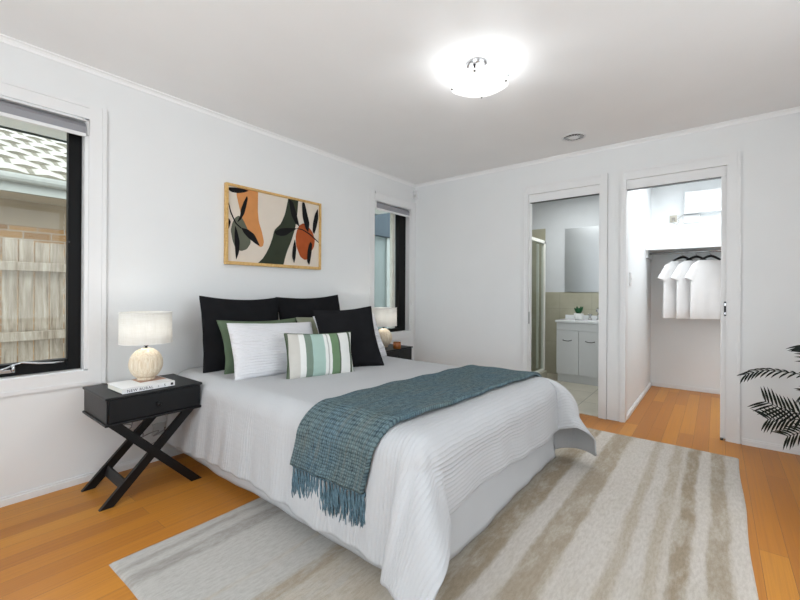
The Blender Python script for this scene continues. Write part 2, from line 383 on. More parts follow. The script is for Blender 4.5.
# ------------------------------------------------------------------ OUTSIDE
m = MB(); m.box(-9, 6, .12, 9, -.36, -.3); struct('ground', m, simple('side_path_concrete', (150, 146, 138), .9, .1, var=.15))
m = MB(); m.box(-6, .0, .12, .6, 2.12, 2.16); m.box(-6, .0, .6, .63, 2.118, 2.28); struct('trim_7', m, simple('soffit_paint', (226, 230, 226), .6, .2, var=.02))
m = MB(); m.tube([(-6, .60, 2.115), (0, .60, 2.115)], .008, 8); struct('trim_8', m, simple('dark_gutter_lip', (58, 66, 62), .5, .3))
def fence_mat():
    t = NT('weathered_timber', .9, .1); co = t.coord('Object', (12, 12, 1.6)); n = t.noise(co, 2.5, 6, .7, .8)
    n2 = t.noise(t.coord('Object', (40, 40, 1.6)), 1, 4, .6)
    c = t.ramp(n, [(.28, srgb(104, 88, 70)), (.45, srgb(148, 134, 116)), (.58, srgb(172, 160, 143)), (.72, srgb(192, 184, 172))])
    t.color(t.mix(.35, c, t.ramp(n2, [(.3, srgb(92, 80, 66)), (.58, srgb(182, 176, 166))]))); t.bump(n2, .003, .6); return t.m
fmat = fence_mat()
fence = thing('paling_fence', (-2.5, 1.6, -.3), 'weathered grey timber paling fence seen through the large left window', 'fence')
x = -4.35; i = 0
while x < -2.35:
    wd = .098; m = MB(); dz = random.uniform(-.012, .012); r = random.uniform(-.004, .004)
    m.rbox(x+2.5, x+2.5+wd-.007, .0+r, .014+r, 0, 1.815+dz, .002); m.build('paling', fmat, fence); x += wd; i += 1
for z in (1.60, 1.03):
    m = MB(); m.rbox(-1.9, .6, -.045, -.005, z-.036, z+.036, .003); m.build('rail', fmat, fence)
def roof_mat():
    t = NT('glazed_roof_tile', .45, .3); n = t.noise(t.coord('Object'), 30, 4)
    t.color(t.ramp(n, [(.3, srgb(132, 128, 116)), (.55, srgb(144, 140, 129)), (.75, srgb(152, 149, 139))])); return t.m
def brick_mat():
    t = NT('tan_brick', .9, .1); tc = t.coord('Object'); s = t.sep(tc); cb = t.n('CombineXYZ'); t.l(s[0], cb.inputs[0]); t.l(s[2], cb.inputs[1])
    br = t.n('TexBrick'); t.l(cb.outputs[0], br.inputs['Vector']); br.inputs['Scale'].default_value = 1
    br.inputs['Brick Width'].default_value = .24; br.inputs['Row Height'].default_value = .086; br.inputs['Mortar Size'].default_value = .006
    br.inputs['Color1'].default_value = srgb(176, 140, 98); br.inputs['Color2'].default_value = srgb(140, 108, 78); br.inputs['Mortar'].default_value = srgb(170, 160, 145)
    t.color(br.outputs['Color']); return t.m
house = thing('neighbour_house', (-3.5, 3.2, -.3), 'neighbouring brick house with pale tiled roof behind the timber fence', 'house')
m = MB(); m.box(-4, 3.8, 0, .2, 0, 2.12); m.build('brick_wall', brick_mat(), house)
m = MB(); m.box(-4, 3.8, -.012, 0, 2.12, 2.44); m.build('frieze_panel', simple('tan_frieze', (160, 146, 126), .8, .1, var=.12, nscale=3), house)  # tan band painted in place of the glare under the eave
m = MB(); m.box(-4, 3.8, -.58, -.0, 2.40, 2.43); m.build('eave_soffit', simple('eave_soffit', (188, 180, 164), .8, .1, var=.04), house)
m = MB(); m.box(-4, 3.8, -.63, -.58, 2.38, 2.50); m.build('fascia', simple('fascia_paint', (168, 170, 164), .6, .2, var=.03), house)
m = MB(); rings = []
for xx in (-4, 3.8): rings.append([Vector((xx, -.63-.055+.055*cos(a), 2.53+.055*sin(a)*1.2)) for a in lin(pi, 2*pi, 8)]+[Vector((xx, -.63, 2.545)), Vector((xx, -.74, 2.545))])
m.loft(rings, 0, False); m.build('gutter', simple('gutter_paint', (160, 162, 156), .45, .4, var=.08, nscale=20), house)
m = MB(); sl = radians(27); rowd = .26; nrow = 15
for r in range(nrow):
    us = lin(-4, 3.8, 27*6+1); base = -.66+r*rowd*cos(sl); z0 = 2.56+r*rowd*sin(sl)
    rings = []
    for (dd, lift) in ((0, .0), (0, .013), (rowd*cos(sl)*1.02, .0)):
        rings.append([Vector((u, base+dd, z0+dd*math.tan(sl)+lift+.022*(0.5+0.5*cos(2*pi*(u/.29+(r % 2)*.5)))*(0 if lift == 0 and dd == 0 else 1))) for u in us])
    n = len(us); P_ = [p for q in rings for p in q]
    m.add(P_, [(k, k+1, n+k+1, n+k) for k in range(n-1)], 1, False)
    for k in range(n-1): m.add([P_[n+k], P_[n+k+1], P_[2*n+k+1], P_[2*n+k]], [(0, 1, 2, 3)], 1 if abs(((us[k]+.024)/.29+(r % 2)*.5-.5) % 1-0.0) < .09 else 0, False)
m.build('tiled_roof', [roof_mat(), simple('mossy_tile_edge', (112, 108, 96), .9, .1, var=.2)], house)  # darker lips and valleys paint in the shade between roof tiles
# pale screen wall seen through the corner window
scr = thing('screen_wall', (1.6, 1.3, -.3), 'pale grey-green rendered wall outside the narrow corner window', 'wall')
m = MB(); m.box(-1.3, 1.6, 0, .12, 0, 2.28); m.build('rendered_panel', simple('grey_green_render', (128, 138, 136), .7, .2, var=.1, nscale=2.5), scr)
m = MB(); m.rbox(-1.4, 1.7, -.08, .18, 2.28, 2.80, .006); tag(m.build('coping_beam', simple('slate_beam', (58, 70, 78), .6, .3, var=.12, nscale=4), scr), 'dark slate beam')
m = MB(); m.rbox(-.62, -.48, -.03, 0, 0, 2.28, .004); m.build('downpipe', simple('pale_pipe', (160, 166, 162), .5, .3), scr)

# ------------------------------------------------------------------ RUG
def rug_mat():
    t = NT('striped_rug', .95, .08); tc = t.coord('Object'); s = t.sep(tc)
    wob = t.noise(t.coord('Object', (1.0, 3, 1)), 1.6, 3, .5); wob2 = t.noise(t.coord('Object', (9, 26, 1)), 1, 4, .65)
    y = t.math('ADD', s[1], t.math('MULTIPLY', t.math('SUBTRACT', wob, .5), .07)); y = t.math('ADD', y, t.math('MULTIPLY', t.math('SUBTRACT', wob2, .5), .035))
    f = t.math('DIVIDE', t.math('ADD', y, 2.98), 2.03)            # 0 at y=-2.98, 1 at y=-.95
    L, T, M_, G, G2, K = srgb(206, 199, 191), srgb(166, 152, 132), srgb(188, 178, 163), srgb(188, 185, 180), srgb(158, 153, 148), srgb(156, 140, 117)
    M2 = srgb(182, 170, 153)
    def bands(bs):
        st = []
        for i, (e, c) in enumerate(bs):
            if i: st.append((bs[i-1][0]+.006, c))
            else: st.append((0, c))
            st.append((e-.004 if i < len(bs)-1 else 1, c))
        return st
    a = t.ramp(f, bands([(.033, L), (.07, T), (.101, L), (.132, K), (.142, L), (.169, M2), (.203, L), (.227, M2), (.30, L), (.365, T), (.41, L), (.463, K), (.53, M_), (.6, M2)]))
    b = t.ramp(f, bands([(.66, M_), (.69, T), (.75, G), (.76, M_), (.86, G), (.885, G), (.925, G2), (.95, G), (.965, G2), (1, G)]))
    c = t.mix(t.math('GREATER_THAN', f, .6), a, b)
    brk = t.noise(t.coord('Object', (4, 12, 1)), 1.0, 5, .7)
    c = t.mix(t.ramp(brk, [(.46, (0, 0, 0, 1)), (.64, (.65, .65, .65, 1))]), c, t.mix(t.math('GREATER_THAN', f, .6), srgb(196, 188, 176), srgb(188, 185, 180)))
    pile = t.noise(tc, 420, 2, .7); c = t.mix(.16, c, t.ramp(pile, [(.3, srgb(120, 112, 100)), (.7, srgb(228, 224, 218))]))
    hatch = t.noise(t.coord('Object', (26, 90, 1)), 1, 3, .6); c = t.mix(.22, c, t.mix(1, c, t.ramp(hatch, [(.35, srgb(170, 160, 148)), (.6, (1, 1, 1, 1))]), 'MULTIPLY'))
    t.color(c); t.bump(pile, .002, .5); return t.m
def rugf(u, v):
    e = min(u-(-3.345), -.37-u, v-(-2.98), -.95-v); z = .012*(1-exp(-max(0, e)*160))+.0015*vnoise(u*6, v*6, 2)*(1 if e > .02 else 0)
    return Vector((u+.004*sin(v*9), v+.004*sin(u*7), max(.001, z)))
xs = [-3.345, -3.342, -3.335, -3.32]+lin(-3.28, -.42, 70)+[-.40, -.38, -.372, -.37]
ys = [-2.98, -2.977, -2.97, -2.95]+lin(-2.92, -1.0, 50)+[-.98, -.96, -.952, -.95]
rug = grid_mesh('rug', rug_mat(), rugf, xs, ys)
tag(rug, 'large cream and taupe striped rug lying under the foot of the bed', 'rug')

# ------------------------------------------------------------------ BED
BX0, BX1, BYF, ZT = -2.725, -1.215, -2.055, .572
bed = thing('bed', (-1.97, -1.04, 0), 'double bed with white fabric covered base standing against the left wall', 'bed')
O = Vector((-1.97, -1.04, 0))
white_fab = simple('white_bed_linen', (198, 199, 201), .85, .1, var=.015, nscale=5, bump=.0004, bscale=500)
def base_ring(z, off, n=200, wav=0):
    pts = []; x0, x1, y0, y1 = BX0+.02-O.x-off, BX1-.02-O.x+off, BYF+.03-O.y-off, -.03-O.y
    per = [(x0, y1), (x0, y0), (x1, y0), (x1, y1)]
    Ls = [hypot(per[(i+1) % 4][0]-per[i][0], per[(i+1) % 4][1]-per[i][1]) for i in range(4)]; tot = sum(Ls)
    for k in range(n):
        d = tot*k/n; i = 0
        while d > Ls[i]: d -= Ls[i]; i += 1
        t = d/Ls[i]; a, b = per[i], per[(i+1) % 4]; x = a[0]+(b[0]-a[0])*t; y = a[1]+(b[1]-a[1])*t
        w = wav*sin(k*.9)*.5+wav*sin(k*.37+1)*.6; cx, cy = (x0+x1)/2, (y0+y1)/2
        nx, ny = [(-1, 0), (0, -1), (1, 0), (0, 1)][i]
        if i == 3: w = 0
        pts.append(Vector((x+nx*w, y+ny*w, z+(wav*1.2*sin(k*.23+.6) if wav else 0))))
    return pts
m = MB(); m.loft([base_ring(.048, .018, wav=.005), base_ring(.07, .016, wav=.004), base_ring(.16, .01, wav=.003), base_ring(.28, .004, wav=.001), base_ring(.30, 0)])
m.build('base', white_fab, bed)
m = MB(); m.rbox(BX0+.03-O.x, BX1-.03-O.x, BYF+.045-O.y, -.035-O.y, .30, .50, .06); m.build('mattress', white_fab, bed)
for lx in (BX0+.12, BX1-.12):
    for ly in (-.2, -1.05, BYF+.15):
        m = MB(); z_ = .0135 if ly < -.95 else 0; m.lathe([(.02, z_), (.028, .022), (.03, .06), (.03, .08)], (lx-O.x, ly-O.y, 0), 16, cap=True); m.build('leg', black_paint, bed)

# quilt cover: cloth coordinates (a across, b along) draped over the mattress
R0 = .10
def drape1(e, al, r=R0):
    if e < r*pi/2: return r*sin(e/r), r*(1-cos(e/r))
    return r+(e-r*pi/2)*sin(al), r+(e-r*pi/2)*cos(al)
CX = (BX0+BX1)/2; HW = (BX1-BX0)/2-.075
YF = BYF+.085
def cloth(a, b, lift=0.0, wr=1.0):
    """a: signed distance from bed centre line, b: distance from wall; returns point"""
    ea = max(0, abs(a)-HW); sgn = 1 if a > 0 else -1; eb = max(0, b-(-YF)); ca = max(-HW, min(HW, a)); cb = min(b, -YF)
    left = sgn < 0
    rho = hypot(ea, eb); z = ZT-.014*(ca/HW+1)+.006*(1-(ca/HW)**2)+.004*vnoise(a*5, b*4, 1)*wr
    px, py = CX+ca, -cb
    nx = ny = 0; nz = 1
    if rho > 0:
        th = atan2(eb, ea); s2 = sin(2*th)
        al = radians(3.5)+(radians(33)*abs(s2)**.75 if left else radians(31)*abs(s2)**.9)
        if left and ea > 0: al += radians(3)*cos(th)
        if not left: al += radians(-2.5)*cos(th)**2
        o, d = drape1(rho, al, R0 if left else R0*(1+1.1*abs(s2)))
        fold = 0
        thd = th if left else th+radians(30)*s2
        if left: fold = .010*sin(b*17+1.1*sin(b*5))*min(1, ea/.3)*cos(th)*(0.4+min(1, max(0, (b-.9)))) + .006*sin(b*41)*min(1, ea/.35)*cos(th)
        fold += .007*sin(a*19+sin(a*6))*min(1, eb/.25)*sin(th)
        fold += .013*sin(th*9+.4)*s2*min(1, rho/.35)
        fold *= wr
        o += fold+lift*max(0, min(1, rho/R0))
        z = z-d+lift*max(0, 1-rho/R0)
        px += sgn*cos(thd)*o; py -= sin(thd)*o
        if z < .018+lift: # lies on the rug
            ex = .018+lift-z; z = .018+lift+.004*sin(a*30); px += sgn*cos(th)*ex*.3; py -= sin(th)*ex*.3
    else: z += lift
    return Vector((px, py, z))
def quilt_mat():
    t = NT('pintuck_quilt', .85, .12); tc = t.coord('UV'); s = t.sep(tc); b = s[1]
    nz = t.noise(t.coord('UV', (3, 40, 1)), 1, 2, .5)
    bb = t.math('ADD', b, t.math('MULTIPLY', t.math('SUBTRACT', t.noise(t.coord('UV', (7, 7, 1)), 1, 3), .5), .02))
    w1 = t.math('SINE', t.math('MULTIPLY', bb, 2*pi/.0165)); w1 = t.math('POWER', t.math('MULTIPLY', t.math('ADD', w1, 1.0), .5), 2.5)
    msk = t.math('ADD', t.math('MULTIPLY', t.math('SINE', t.math('MULTIPLY', bb, 2*pi/.19)), .25), .6)
    puck = t.noise(t.coord('UV', (45, 20, 1)), 1, 3, .6)
    h = t.math('ADD', t.math('MULTIPLY', t.math('MULTIPLY', w1, msk), t.math('ADD', puck, .35)), t.math('MULTIPLY', puck, .35))
    t.color(t.mix(t.math('MULTIPLY', t.math('MULTIPLY', w1, msk), .12), srgb(192, 193, 195), srgb(178, 180, 183))); t.bump(h, .0036, .75); return t.m
OV_L, OV_R, OV_F = .49, .56, .345
def quiltf(a, b):
    return cloth(a, b)
As = lin(-HW-OV_L, -HW+.02, 44)+lin(-HW+.06, HW-.06, 30)+lin(HW-.02, HW+OV_R, 44)
Bs = lin(.06, -YF-.1, 80)+lin(-YF-.06, -YF+OV_F, 40)
# the hem is slightly curved: scale the overhangs gently
def quilt_pt(a, b):
    ea = abs(a)-HW
    if ea > 0:
        k = 1+.03*sin(b*4+1)*(ea/.45)
        if a < 0: a = -(HW+ea*k)
        else: a = HW+ea*k
    eb = b+YF
    if eb > 0: b = -YF+eb*(1+.05*sin(a*4))
    return quiltf(a, b)
q = grid_mesh('quilt', quilt_mat(), quilt_pt, As, Bs, None, None, .012)
tag(q, 'white pintucked quilt cover spread over the double bed, corners hanging to the rug', 'quilt')

# throw
def throw_mat():
    t = NT('teal_knit', .95, .06); s = t.sep(t.coord('UV'))
    def wv(x, p): return t.math('ADD', t.math('MULTIPLY', t.math('SINE', t.math('MULTIPLY', x, 2*pi/p)), .5), .5)
    jit = t.math('MULTIPLY', t.math('SUBTRACT', t.noise(t.coord('UV', (34, 34, 1)), 1, 3, .6), .5), .016)
    gx = t.math('POWER', wv(t.math('ADD', s[0], jit), .0135), .6); gy = t.math('POWER', wv(t.math('ADD', s[1], jit), .0125), .6)
    k = t.math('MULTIPLY', gx, gy); n = t.noise(t.coord('UV', (150, 150, 1)), 1, 3, .7); big = t.noise(t.coord('UV', (3, 5, 1)), 1, 3, .6)
    h = t.math('ADD', t.math('MULTIPLY', k, .8), t.math('MULTIPLY', n, .5))
    light = t.mix(t.ramp(big, [(.35, (0, 0, 0, 1)), (.65, (1, 1, 1, 1))]), srgb(116, 146, 160), srgb(128, 146, 144))
    c = t.mix(t.ramp(h, [(.18, (0, 0, 0, 1)), (.75, (1, 1, 1, 1))]), srgb(36, 50, 60), light)
    blk = t.noise(t.coord('UV', (38, 45, 1)), 1, 3, .7); c = t.mix(t.ramp(blk, [(.35, (0, 0, 0, 1)), (.62, (.55, .55, .55, 1))]), t.mix(.45, c, srgb(44, 60, 70)), t.mix(.5, c, srgb(140, 162, 164)))
    bandn = t.noise(t.coord('UV', (5, 55, 1)), 1, 2, .5); c = t.mix(t.ramp(bandn, [(.5, (0, 0, 0, 1)), (.7, (.4, .4, .4, 1))]), c, srgb(120, 122, 116))
    t.color(c); t.bump(h, .006, .9); return t.m
thm = throw_mat()
def throw_pt(u, v, lift=.024):
    """u: distance across the bed (signed), v: 0..1 over its width"""
    f = (u+HW)/(2*HW); hang = max(0, -HW-u); b0 = 1.44+.045*max(0, f)-.14*hang; wd = .455-.04*min(1, hang/.3)
    b = b0+v*wd+.006*sin(u*7+v*3)
    return cloth(u, b, lift+.004*sin(v*11+u*5)*.6+.003*sin(u*23), .6)
th = thing('throw_blanket', (0, 0, 0), 'teal knitted throw blanket with tassels laid across the foot of the white bed', 'blanket')
us = lin(-HW-.285, HW+.20, 150); vs = lin(0, 1, 46)
grid_mesh('knitted_cloth', thm, throw_pt, us, vs, th, lambda u, v: (u, v*.455), .018)
strand = simple('teal_yarn', (94, 118, 130), .95, .05, var=.3, nscale=60)
for end, ue in ((-1, -HW-.285), (1, HW+.20)):
    for k in range(22):
        v = .01+.98*k/21; p = throw_pt(ue, v, .018); pu = throw_pt(ue+end*-.02, v, .018); m = MB()
        d0 = (p-pu).normalized()
        m.lathe([(.002, .009), (.009, .005), (.010, -.004), (.005, -.012)], p+d0*.006, 8, cap=True)
        for s_ in range(6):
            L = random.uniform(.115, .155); sw = random.uniform(-.5, .5); ph = random.uniform(0, 6); pts = []
            for i in range(7):
                t_ = i/6; z = -L*t_
                pts.append(p+Vector((end*(.005+.006*sin(ph+t_*7)*t_), sw*.035*t_+.006*sin(ph+t_*9)*t_, z)))
            m.tube(pts, [.0034, .0032, .0032, .003, .0028, .0024, .0014], 5)
        m.build('tassel', strand, th)

# ------------------------------------------------------------------ PILLOWS
def pillow(name, w, h, t, mat, loc, rz, lean, label, group=None, pinch=.09, seed=0, roll=0, piping=None, wr=1.0, cat='pillow', droop=0):
    """stands on its lower edge at loc, faces -y, leans back (+y) by lean degrees"""
    root = thing(name, loc, label, cat, group, radians(rz))
    n = 44; m = MB(); V = []; U = [sin(pi/2*x) for x in lin(-1, 1, n)]
    def P(u, v, s):
        ax = 1-pinch*(1-v*v)**1.2*(abs(u)**2); az = 1-pinch*(1-u*u)**1.2*(abs(v)**2)
        x = w/2*u*ax; z = h/2*v*az
        th = t/2*max(0, (1-u**2)*(1-v**2))**.42
        wn = .006*wr*(vnoise(u*6+seed, v*5, seed)+.6*vnoise(u*13, v*11+seed, seed+2))*(max(0, (1-u*u)*(1-v*v))**.3)
        cr = .010*wr*sin(6*atan2(v+.01, u)+seed)*max(0, hypot(u, v)-.45)*(max(0, (1-u*u)*(1-v*v))**.35)
        y = s*th+(wn+cr)
        z -= droop*(1-u*u)*max(0, v)**2
        return Vector((x, y, z+h/2*(1-pinch*.5)))
    T = Matrix.Rotation(radians(-lean), 4, 'X') @ Matrix.Rotation(radians(roll), 4, 'Y')
    for s in (-1, 1):
        vs = [T @ P(u, v, s) for u in U for v in U]
        m.add(vs, [(i*n+j, (i+1)*n+j, (i+1)*n+j+1, i*n+j+1) for i in range(n-1) for j in range(n-1)], 0, True)
    me_o = m.build('cushion_body', mat, root)
    me = me_o.data; bm = bmesh.new(); bm.from_mesh(me); bmesh.ops.remove_doubles(bm, verts=bm.verts, dist=.0004); bm.to_mesh(me); bm.free()
    uvl = me.uv_layers.new(name='uv'); Ti = T.inverted()
    for l in me.loops:
        c = Ti @ me.vertices[l.vertex_index].co; uvl.data[l.index].uv = (c.x/w+.5, c.z/h)
    if piping:
        ring = [(u, -1) for u in U]+[(1, v) for v in U[1:]]+[(u, 1) for u in U[::-1][1:]]+[(-1, v) for v in U[::-1][1:]]
        mm = MB(); mm.tube([T @ P(u, v, 0) for u, v in ring], .0045, 6, cap=False); mm.build('piping', piping, root)
    return root
black_lin = simple('black_cotton', (31, 31, 33), .95, .05, var=.12, nscale=8, bump=.0006, bscale=300)
sage = simple('sage_velvet', (96, 112, 90), .85, .15, var=.1, nscale=7, bump=.0006, bscale=250)
sage2 = simple('pale_sage_cotton', (146, 150, 130), .85, .1, var=.06, nscale=9)
def tuck_mat():
    t = NT('pintuck_white', .85, .1); s = t.sep(t.coord('UV'))
    v = t.math('ADD', s[1], t.math('MULTIPLY', t.math('SUBTRACT', t.noise(t.coord('UV', (6, 6, 1)), 1, 3), .5), .06))
    w1 = t.math('POWER', t.math('ADD', t.math('MULTIPLY', t.math('SINE', t.math('MULTIPLY', v, 2*pi*22)), .5), .5), 2.0)
    pk = t.noise(t.coord('UV', (35, 8, 1)), 1, 3, .6)
    t.color(srgb(222, 222, 225)); t.bump(t.math('MULTIPLY', w1, t.math('ADD', pk, .2)), .005, .7); return t.m
tuck = tuck_mat()
def stripe_mat():
    t = NT('striped_cotton', .85, .1); s = t.sep(t.coord('UV')); B, Wt, GG, MT, GN, DK = srgb(196, 192, 184), srgb(224, 224, 220), srgb(104, 124, 108), srgb(158, 184, 174), srgb(92, 124, 84), srgb(68, 82, 60)
    st = [(0, DK), (.035, B), (.17, Wt), (.25, GG), (.34, MT), (.52, Wt), (.565, srgb(170, 172, 166)), (.585, Wt), (.625, GN), (.74, DK), (.765, Wt), (.915, DK), (.955, Wt)]
    t.color(t.mix(.08, t.ramp(s[0], st, 'CONSTANT'), t.ramp(t.noise(t.coord('UV', (300, 300, 1)), 1, 2), [(.3, srgb(150, 150, 150)), (.7, (1, 1, 1, 1))]))); return t.m
ZP = ZT-.004
pillow('square_pillow', .61, .515, .13, black_lin, (-2.36, -.275, ZP), 2, 9, 'large black square pillow leaning on the wall, left of two, nearest the book', 'black pillows against the wall', seed=1, pinch=.05, droop=.012, roll=1.5)
pillow('square_pillow', .655, .525, .13, black_lin, (-1.69, -.255, ZP), -1, 13, 'large black square pillow leaning on the wall, right of two, behind the black cushion', 'black pillows against the wall', seed=4, pinch=.045, droop=.012, roll=-1.6)
pillow('square_pillow', .64, .37, .10, sage, (-2.29, -.43, ZP), 3, 17, 'sage green pillow between the left black pillow and the white pintucked pillow', 'green pillows', seed=2, pinch=.10, roll=1.5)
pillow('square_pillow', .62, .365, .12, sage2, (-1.665, -.42, ZP), 2, 17, 'pale sage pillow whose top edge shows below the right black pillow', 'green pillows', seed=5, pinch=.08)
pillow('oblong_pillow', .637, .36, .14, tuck, (-2.335, -.66, ZP), 0, 21, 'white pintucked pillow standing behind the striped cushion', 'white pillows', seed=3, pinch=.05, roll=2.5)
pillow('oblong_pillow', .68, .395, .13, tuck, (-1.615, -.655, ZP), 1, 24, 'white pillow at the right, mostly hidden behind the front black cushion', 'white pillows', seed=8, pinch=.06)
pillow('square_cushion', .455, .465, .13, black_lin, (-1.862, -.85, ZP), -24, 24, 'black square cushion with piped edge standing in front at the right of the bed head', None, seed=6, pinch=.08, roll=-3, piping=black_lin, wr=.5, cat='cushion')
pillow('lumbar_cushion', .452, .285, .12, stripe_mat(), (-2.208, -.905, ZP), -18, 15, 'small green, mint and white striped cushion, frontmost on the bed', None, seed=7, pinch=.06, roll=1.5, piping=simple('dark_green_piping', (70, 84, 60), .8, .1), wr=.4, cat='cushion')

# ------------------------------------------------------------------ BEDSIDE TABLES
def nightstand(loc, label):
    w, d, zt, zb = .475, .40, .570, .425
    r = thing('bedside_table', loc, label, 'bedside table', 'black cross-legged bedside tables')
    m = MB(); h = w/2; e = d/2
    m.rbox(-h+.008, h-.008, -e+.012, e, zb+.012, zt-.012, .002); m.build('case', black_paint, r)
    m = MB(); m.rbox(-h, h, -e, e, zt-.012, zt, .003); m.build('top', black_paint, r)
    m = MB(); m.rbox(-h, h, -e, e, zb, zb+.012, .003); m.build('bottom_panel', black_paint, r)
    m = MB(); m.rbox(-h+.016, h-.016, -e+.003, -e+.014, zb+.016, zt-.016, .002); dr = m.build('drawer', black_paint, r)
    m = MB(); n = 14; prof = [(.006, 0), (.005, .008), (.011, .014), (.012, .020), (.007, .025), (.0005, .026)]
    m.loft([[Vector((rr*cos(2*pi*k/n), -e+.003-q, (zt+zb)/2+rr*sin(2*pi*k/n))) for k in range(n)] for rr, q in prof]); m.build('knob', black_paint, dr)
    for s in (-1, 1):       # two crossed frames, front and back
        for y, off in ((-e+.045, 0), (e-.045, 0)):
            yy = y+(.0125 if s > 0 else -.0125)
            m = MB(); a = Vector((s*(h-.045), yy, zb+.0)); b = Vector((-s*(h-.02), yy, 0.0))
            # sheared bar with level ends
            ww = .03
            vs = [(p.x+sx*ww, p.y+sy*.0115, p.z) for p in (a, b) for sx, sy in ((-1, -1), (1, -1), (1, 1), (-1, 1))]
            m.add(vs, [(0, 3, 2, 1), (4, 5, 6, 7), (0, 1, 5, 4), (1, 2, 6, 5), (2, 3, 7, 6), (3, 0, 4, 7)]); m.build('leg', black_paint, r)
    fz = .085; fx = -(h-.02)+(2*h-.065)*fz/zb
    m = MB(); m.bar((fx, -e+.06, fz), (fx, e-.06, fz), .012, .05, (.35, 0, 1)); m.build('stretcher', black_paint, r)
    return r
nightstand((-3.003, -.295, 0), 'black bedside table with one drawer and crossed legs, left of the bed under the book')
nightstand((-.935, -.30, 0), 'black bedside table right of the bed by the corner window, mostly hidden by the bed')

# ------------------------------------------------------------------ LAMPS
def shade_mat():
    t = NT('linen_shade', .85, .1); n = t.noise(t.coord('Object', (1, 1, 14)), 14, 3, .6); n2 = t.noise(t.coord('Object', (14, 14, 1)), 14, 3, .6)
    t.color(t.ramp(t.math('ADD', t.math('MULTIPLY', n, .5), t.math('MULTIPLY', n2, .5)), [(.35, srgb(228, 225, 218)), (.6, srgb(244, 243, 240))]))
    t.bump(n, .001, .4)
    tr = t.n('BsdfTranslucent'); tr.inputs[0].default_value = (.9, .88, .84, 1); mx = t.n('MixShader'); mx.inputs[0].default_value = .4
    t.l(t.b.outputs[0], mx.inputs[1]); t.l(tr.outputs[0], mx.inputs[2]); t.l(mx.outputs[0], t.t.nodes['Material Output'].inputs[0]); return t.m
def ball_mat():
    t = NT('woven_strip_ball', .7, .3); n = t.noise(t.coord('Object', (60, 60, 5)), 3, 3, .5)
    t.color(t.ramp(n, [(.25, srgb(206, 184, 152)), (.5, srgb(226, 211, 188)), (.75, srgb(238, 229, 212))])); t.bump(n, .002, .6); return t.m
shm, blm = shade_mat(), ball_mat()
shtrim = simple('shade_trim', (240, 238, 234), .7, .1); BULBS = []
def lamp(loc, label):
    r = thing('table_lamp', loc, label, 'lamp', 'table lamps')
    m = MB(); N = 144; R = .083; prof = []
    for i in range(33):
        a = -pi/2*.80+(pi/2*.80+pi/2*.93)*i/32; prof.append((R*cos(a), .090+R*1.1*sin(a)))
    m.lathe(prof, n=N, cap=True, fn=lambda u: 1+.05*(abs(sin(u*pi*18))**.6-.5)); m.build('ball_base', blm, r)
    m = MB(); m.lathe([(.045, 0), (.045, .012), (.04, .014)], n=32, cap=True); m.build('foot', blm, r)
    m = MB(); m.tube([(0, 0, .17), (0, 0, .245)], .006, 10); m.tube([(0, 0, .19), (0, 0, .20)], .012, 12)
    tag(m.build('stem', dark_metal, r), 'short dark stem')
    m = MB(); r0, r1, z0, z1 = .131, .129, .208, .385
    m.lathe([(r0, z0), (r1, z1), (r1-.004, z1), (r0-.004, z0), (r0, z0)], n=64); sh = m.build('shade', shm, r)
    m = MB()
    for z, rr in ((z0+.002, r0), (z1-.002, r1)):
        m = MB(); m.tube([(rr*cos(a), rr*sin(a), z) for a in lin(0, 2*pi, 49)], .0025, 6, cap=False)
        m.build('shade_rim', shtrim, sh)
    gl = bpy.data.lights.new('lamp_bulb', 'POINT'); gl.energy = .8; gl.shadow_soft_size = .03; gl.color = (1, .97, .92)
    go = bpy.data.objects.new('lamp_bulb', gl); go.location = (loc[0], loc[1], loc[2]+.38-.075); COL.objects.link(go); BULBS.append(go)
    m = MB()
    for k in range(3): m.tube([(0, 0, .24), (.127*cos(k*2.09), .127*sin(k*2.09), .25)], .0015, 6)
    m.build('shade_ring', dark_metal, sh)
    return r
lamp((-2.995, -.30, .601), 'table lamp with ribbed cream ball base and white drum shade standing on the book')
lamp((-.915, -.30, .570), 'table lamp with ribbed ball base by the corner window, right of the bed')

# ------------------------------------------------------------------ BOOK, CANDLE, OUTLET
bk = thing('book', (-3.03, -.355, .570), 'white hardcover book lying flat on the left bedside table under the lamp', 'book', None, radians(2))
cover_w = simple('book_cover', (232, 232, 232), .5, .3, var=.01); paper = simple('book_paper', (236, 232, 222), .9, .1, var=.04, nscale=300)
m = MB(); m.rbox(-.135, .122, -.11, .11, .027, .030, .001); m.rbox(-.135, .122, -.11, -.107, .003, .030, .001); m.build('cover', cover_w, bk)
m = MB(); m.rbox(-.135, .122, -.11, .11, 0, .003, .001); tag(m.build('back_cover', black_paint, bk), 'dark back cover')
m = MB(); m.box(-.131, .118, -.107, .106, .003, .027); m.build('pages', paper, bk)
ink = simple('ink', (50, 50, 52), .7, .2)
def text(body, size, loc, rot, mat, parent, name='lettering', ext=.0003, align='LEFT'):
    c = bpy.data.curves.new(name, 'FONT'); c.body = body; c.size = size; c.extrude = ext; c.align_x = align; c.space_character = 1.15
    o = bpy.data.objects.new(name, c); COL.objects.link(o)
    dg = bpy.context.evaluated_depsgraph_get(); me = bpy.data.meshes.new_from_object(o.evaluated_get(dg)); COL.objects.unlink(o); bpy.data.objects.remove(o)
    me.materials.clear(); me.materials.append(mat); o = bpy.data.objects.new(name, me); COL.objects.link(o)
    o.location = loc; o.rotation_euler = rot; o.parent = parent; return o
text('NEW RURAL', .020, (-.115, -.1105, .0085), (radians(90), 0, 0), ink, bk, 'spine_title')
text('L', .012, (.035, -.1105, .011), (radians(90), 0, 0), ink, bk, 'spine_author'); text('S', .018, (.065, -.1105, .009), (radians(90), 0, 0), ink, bk, 'spine_author')
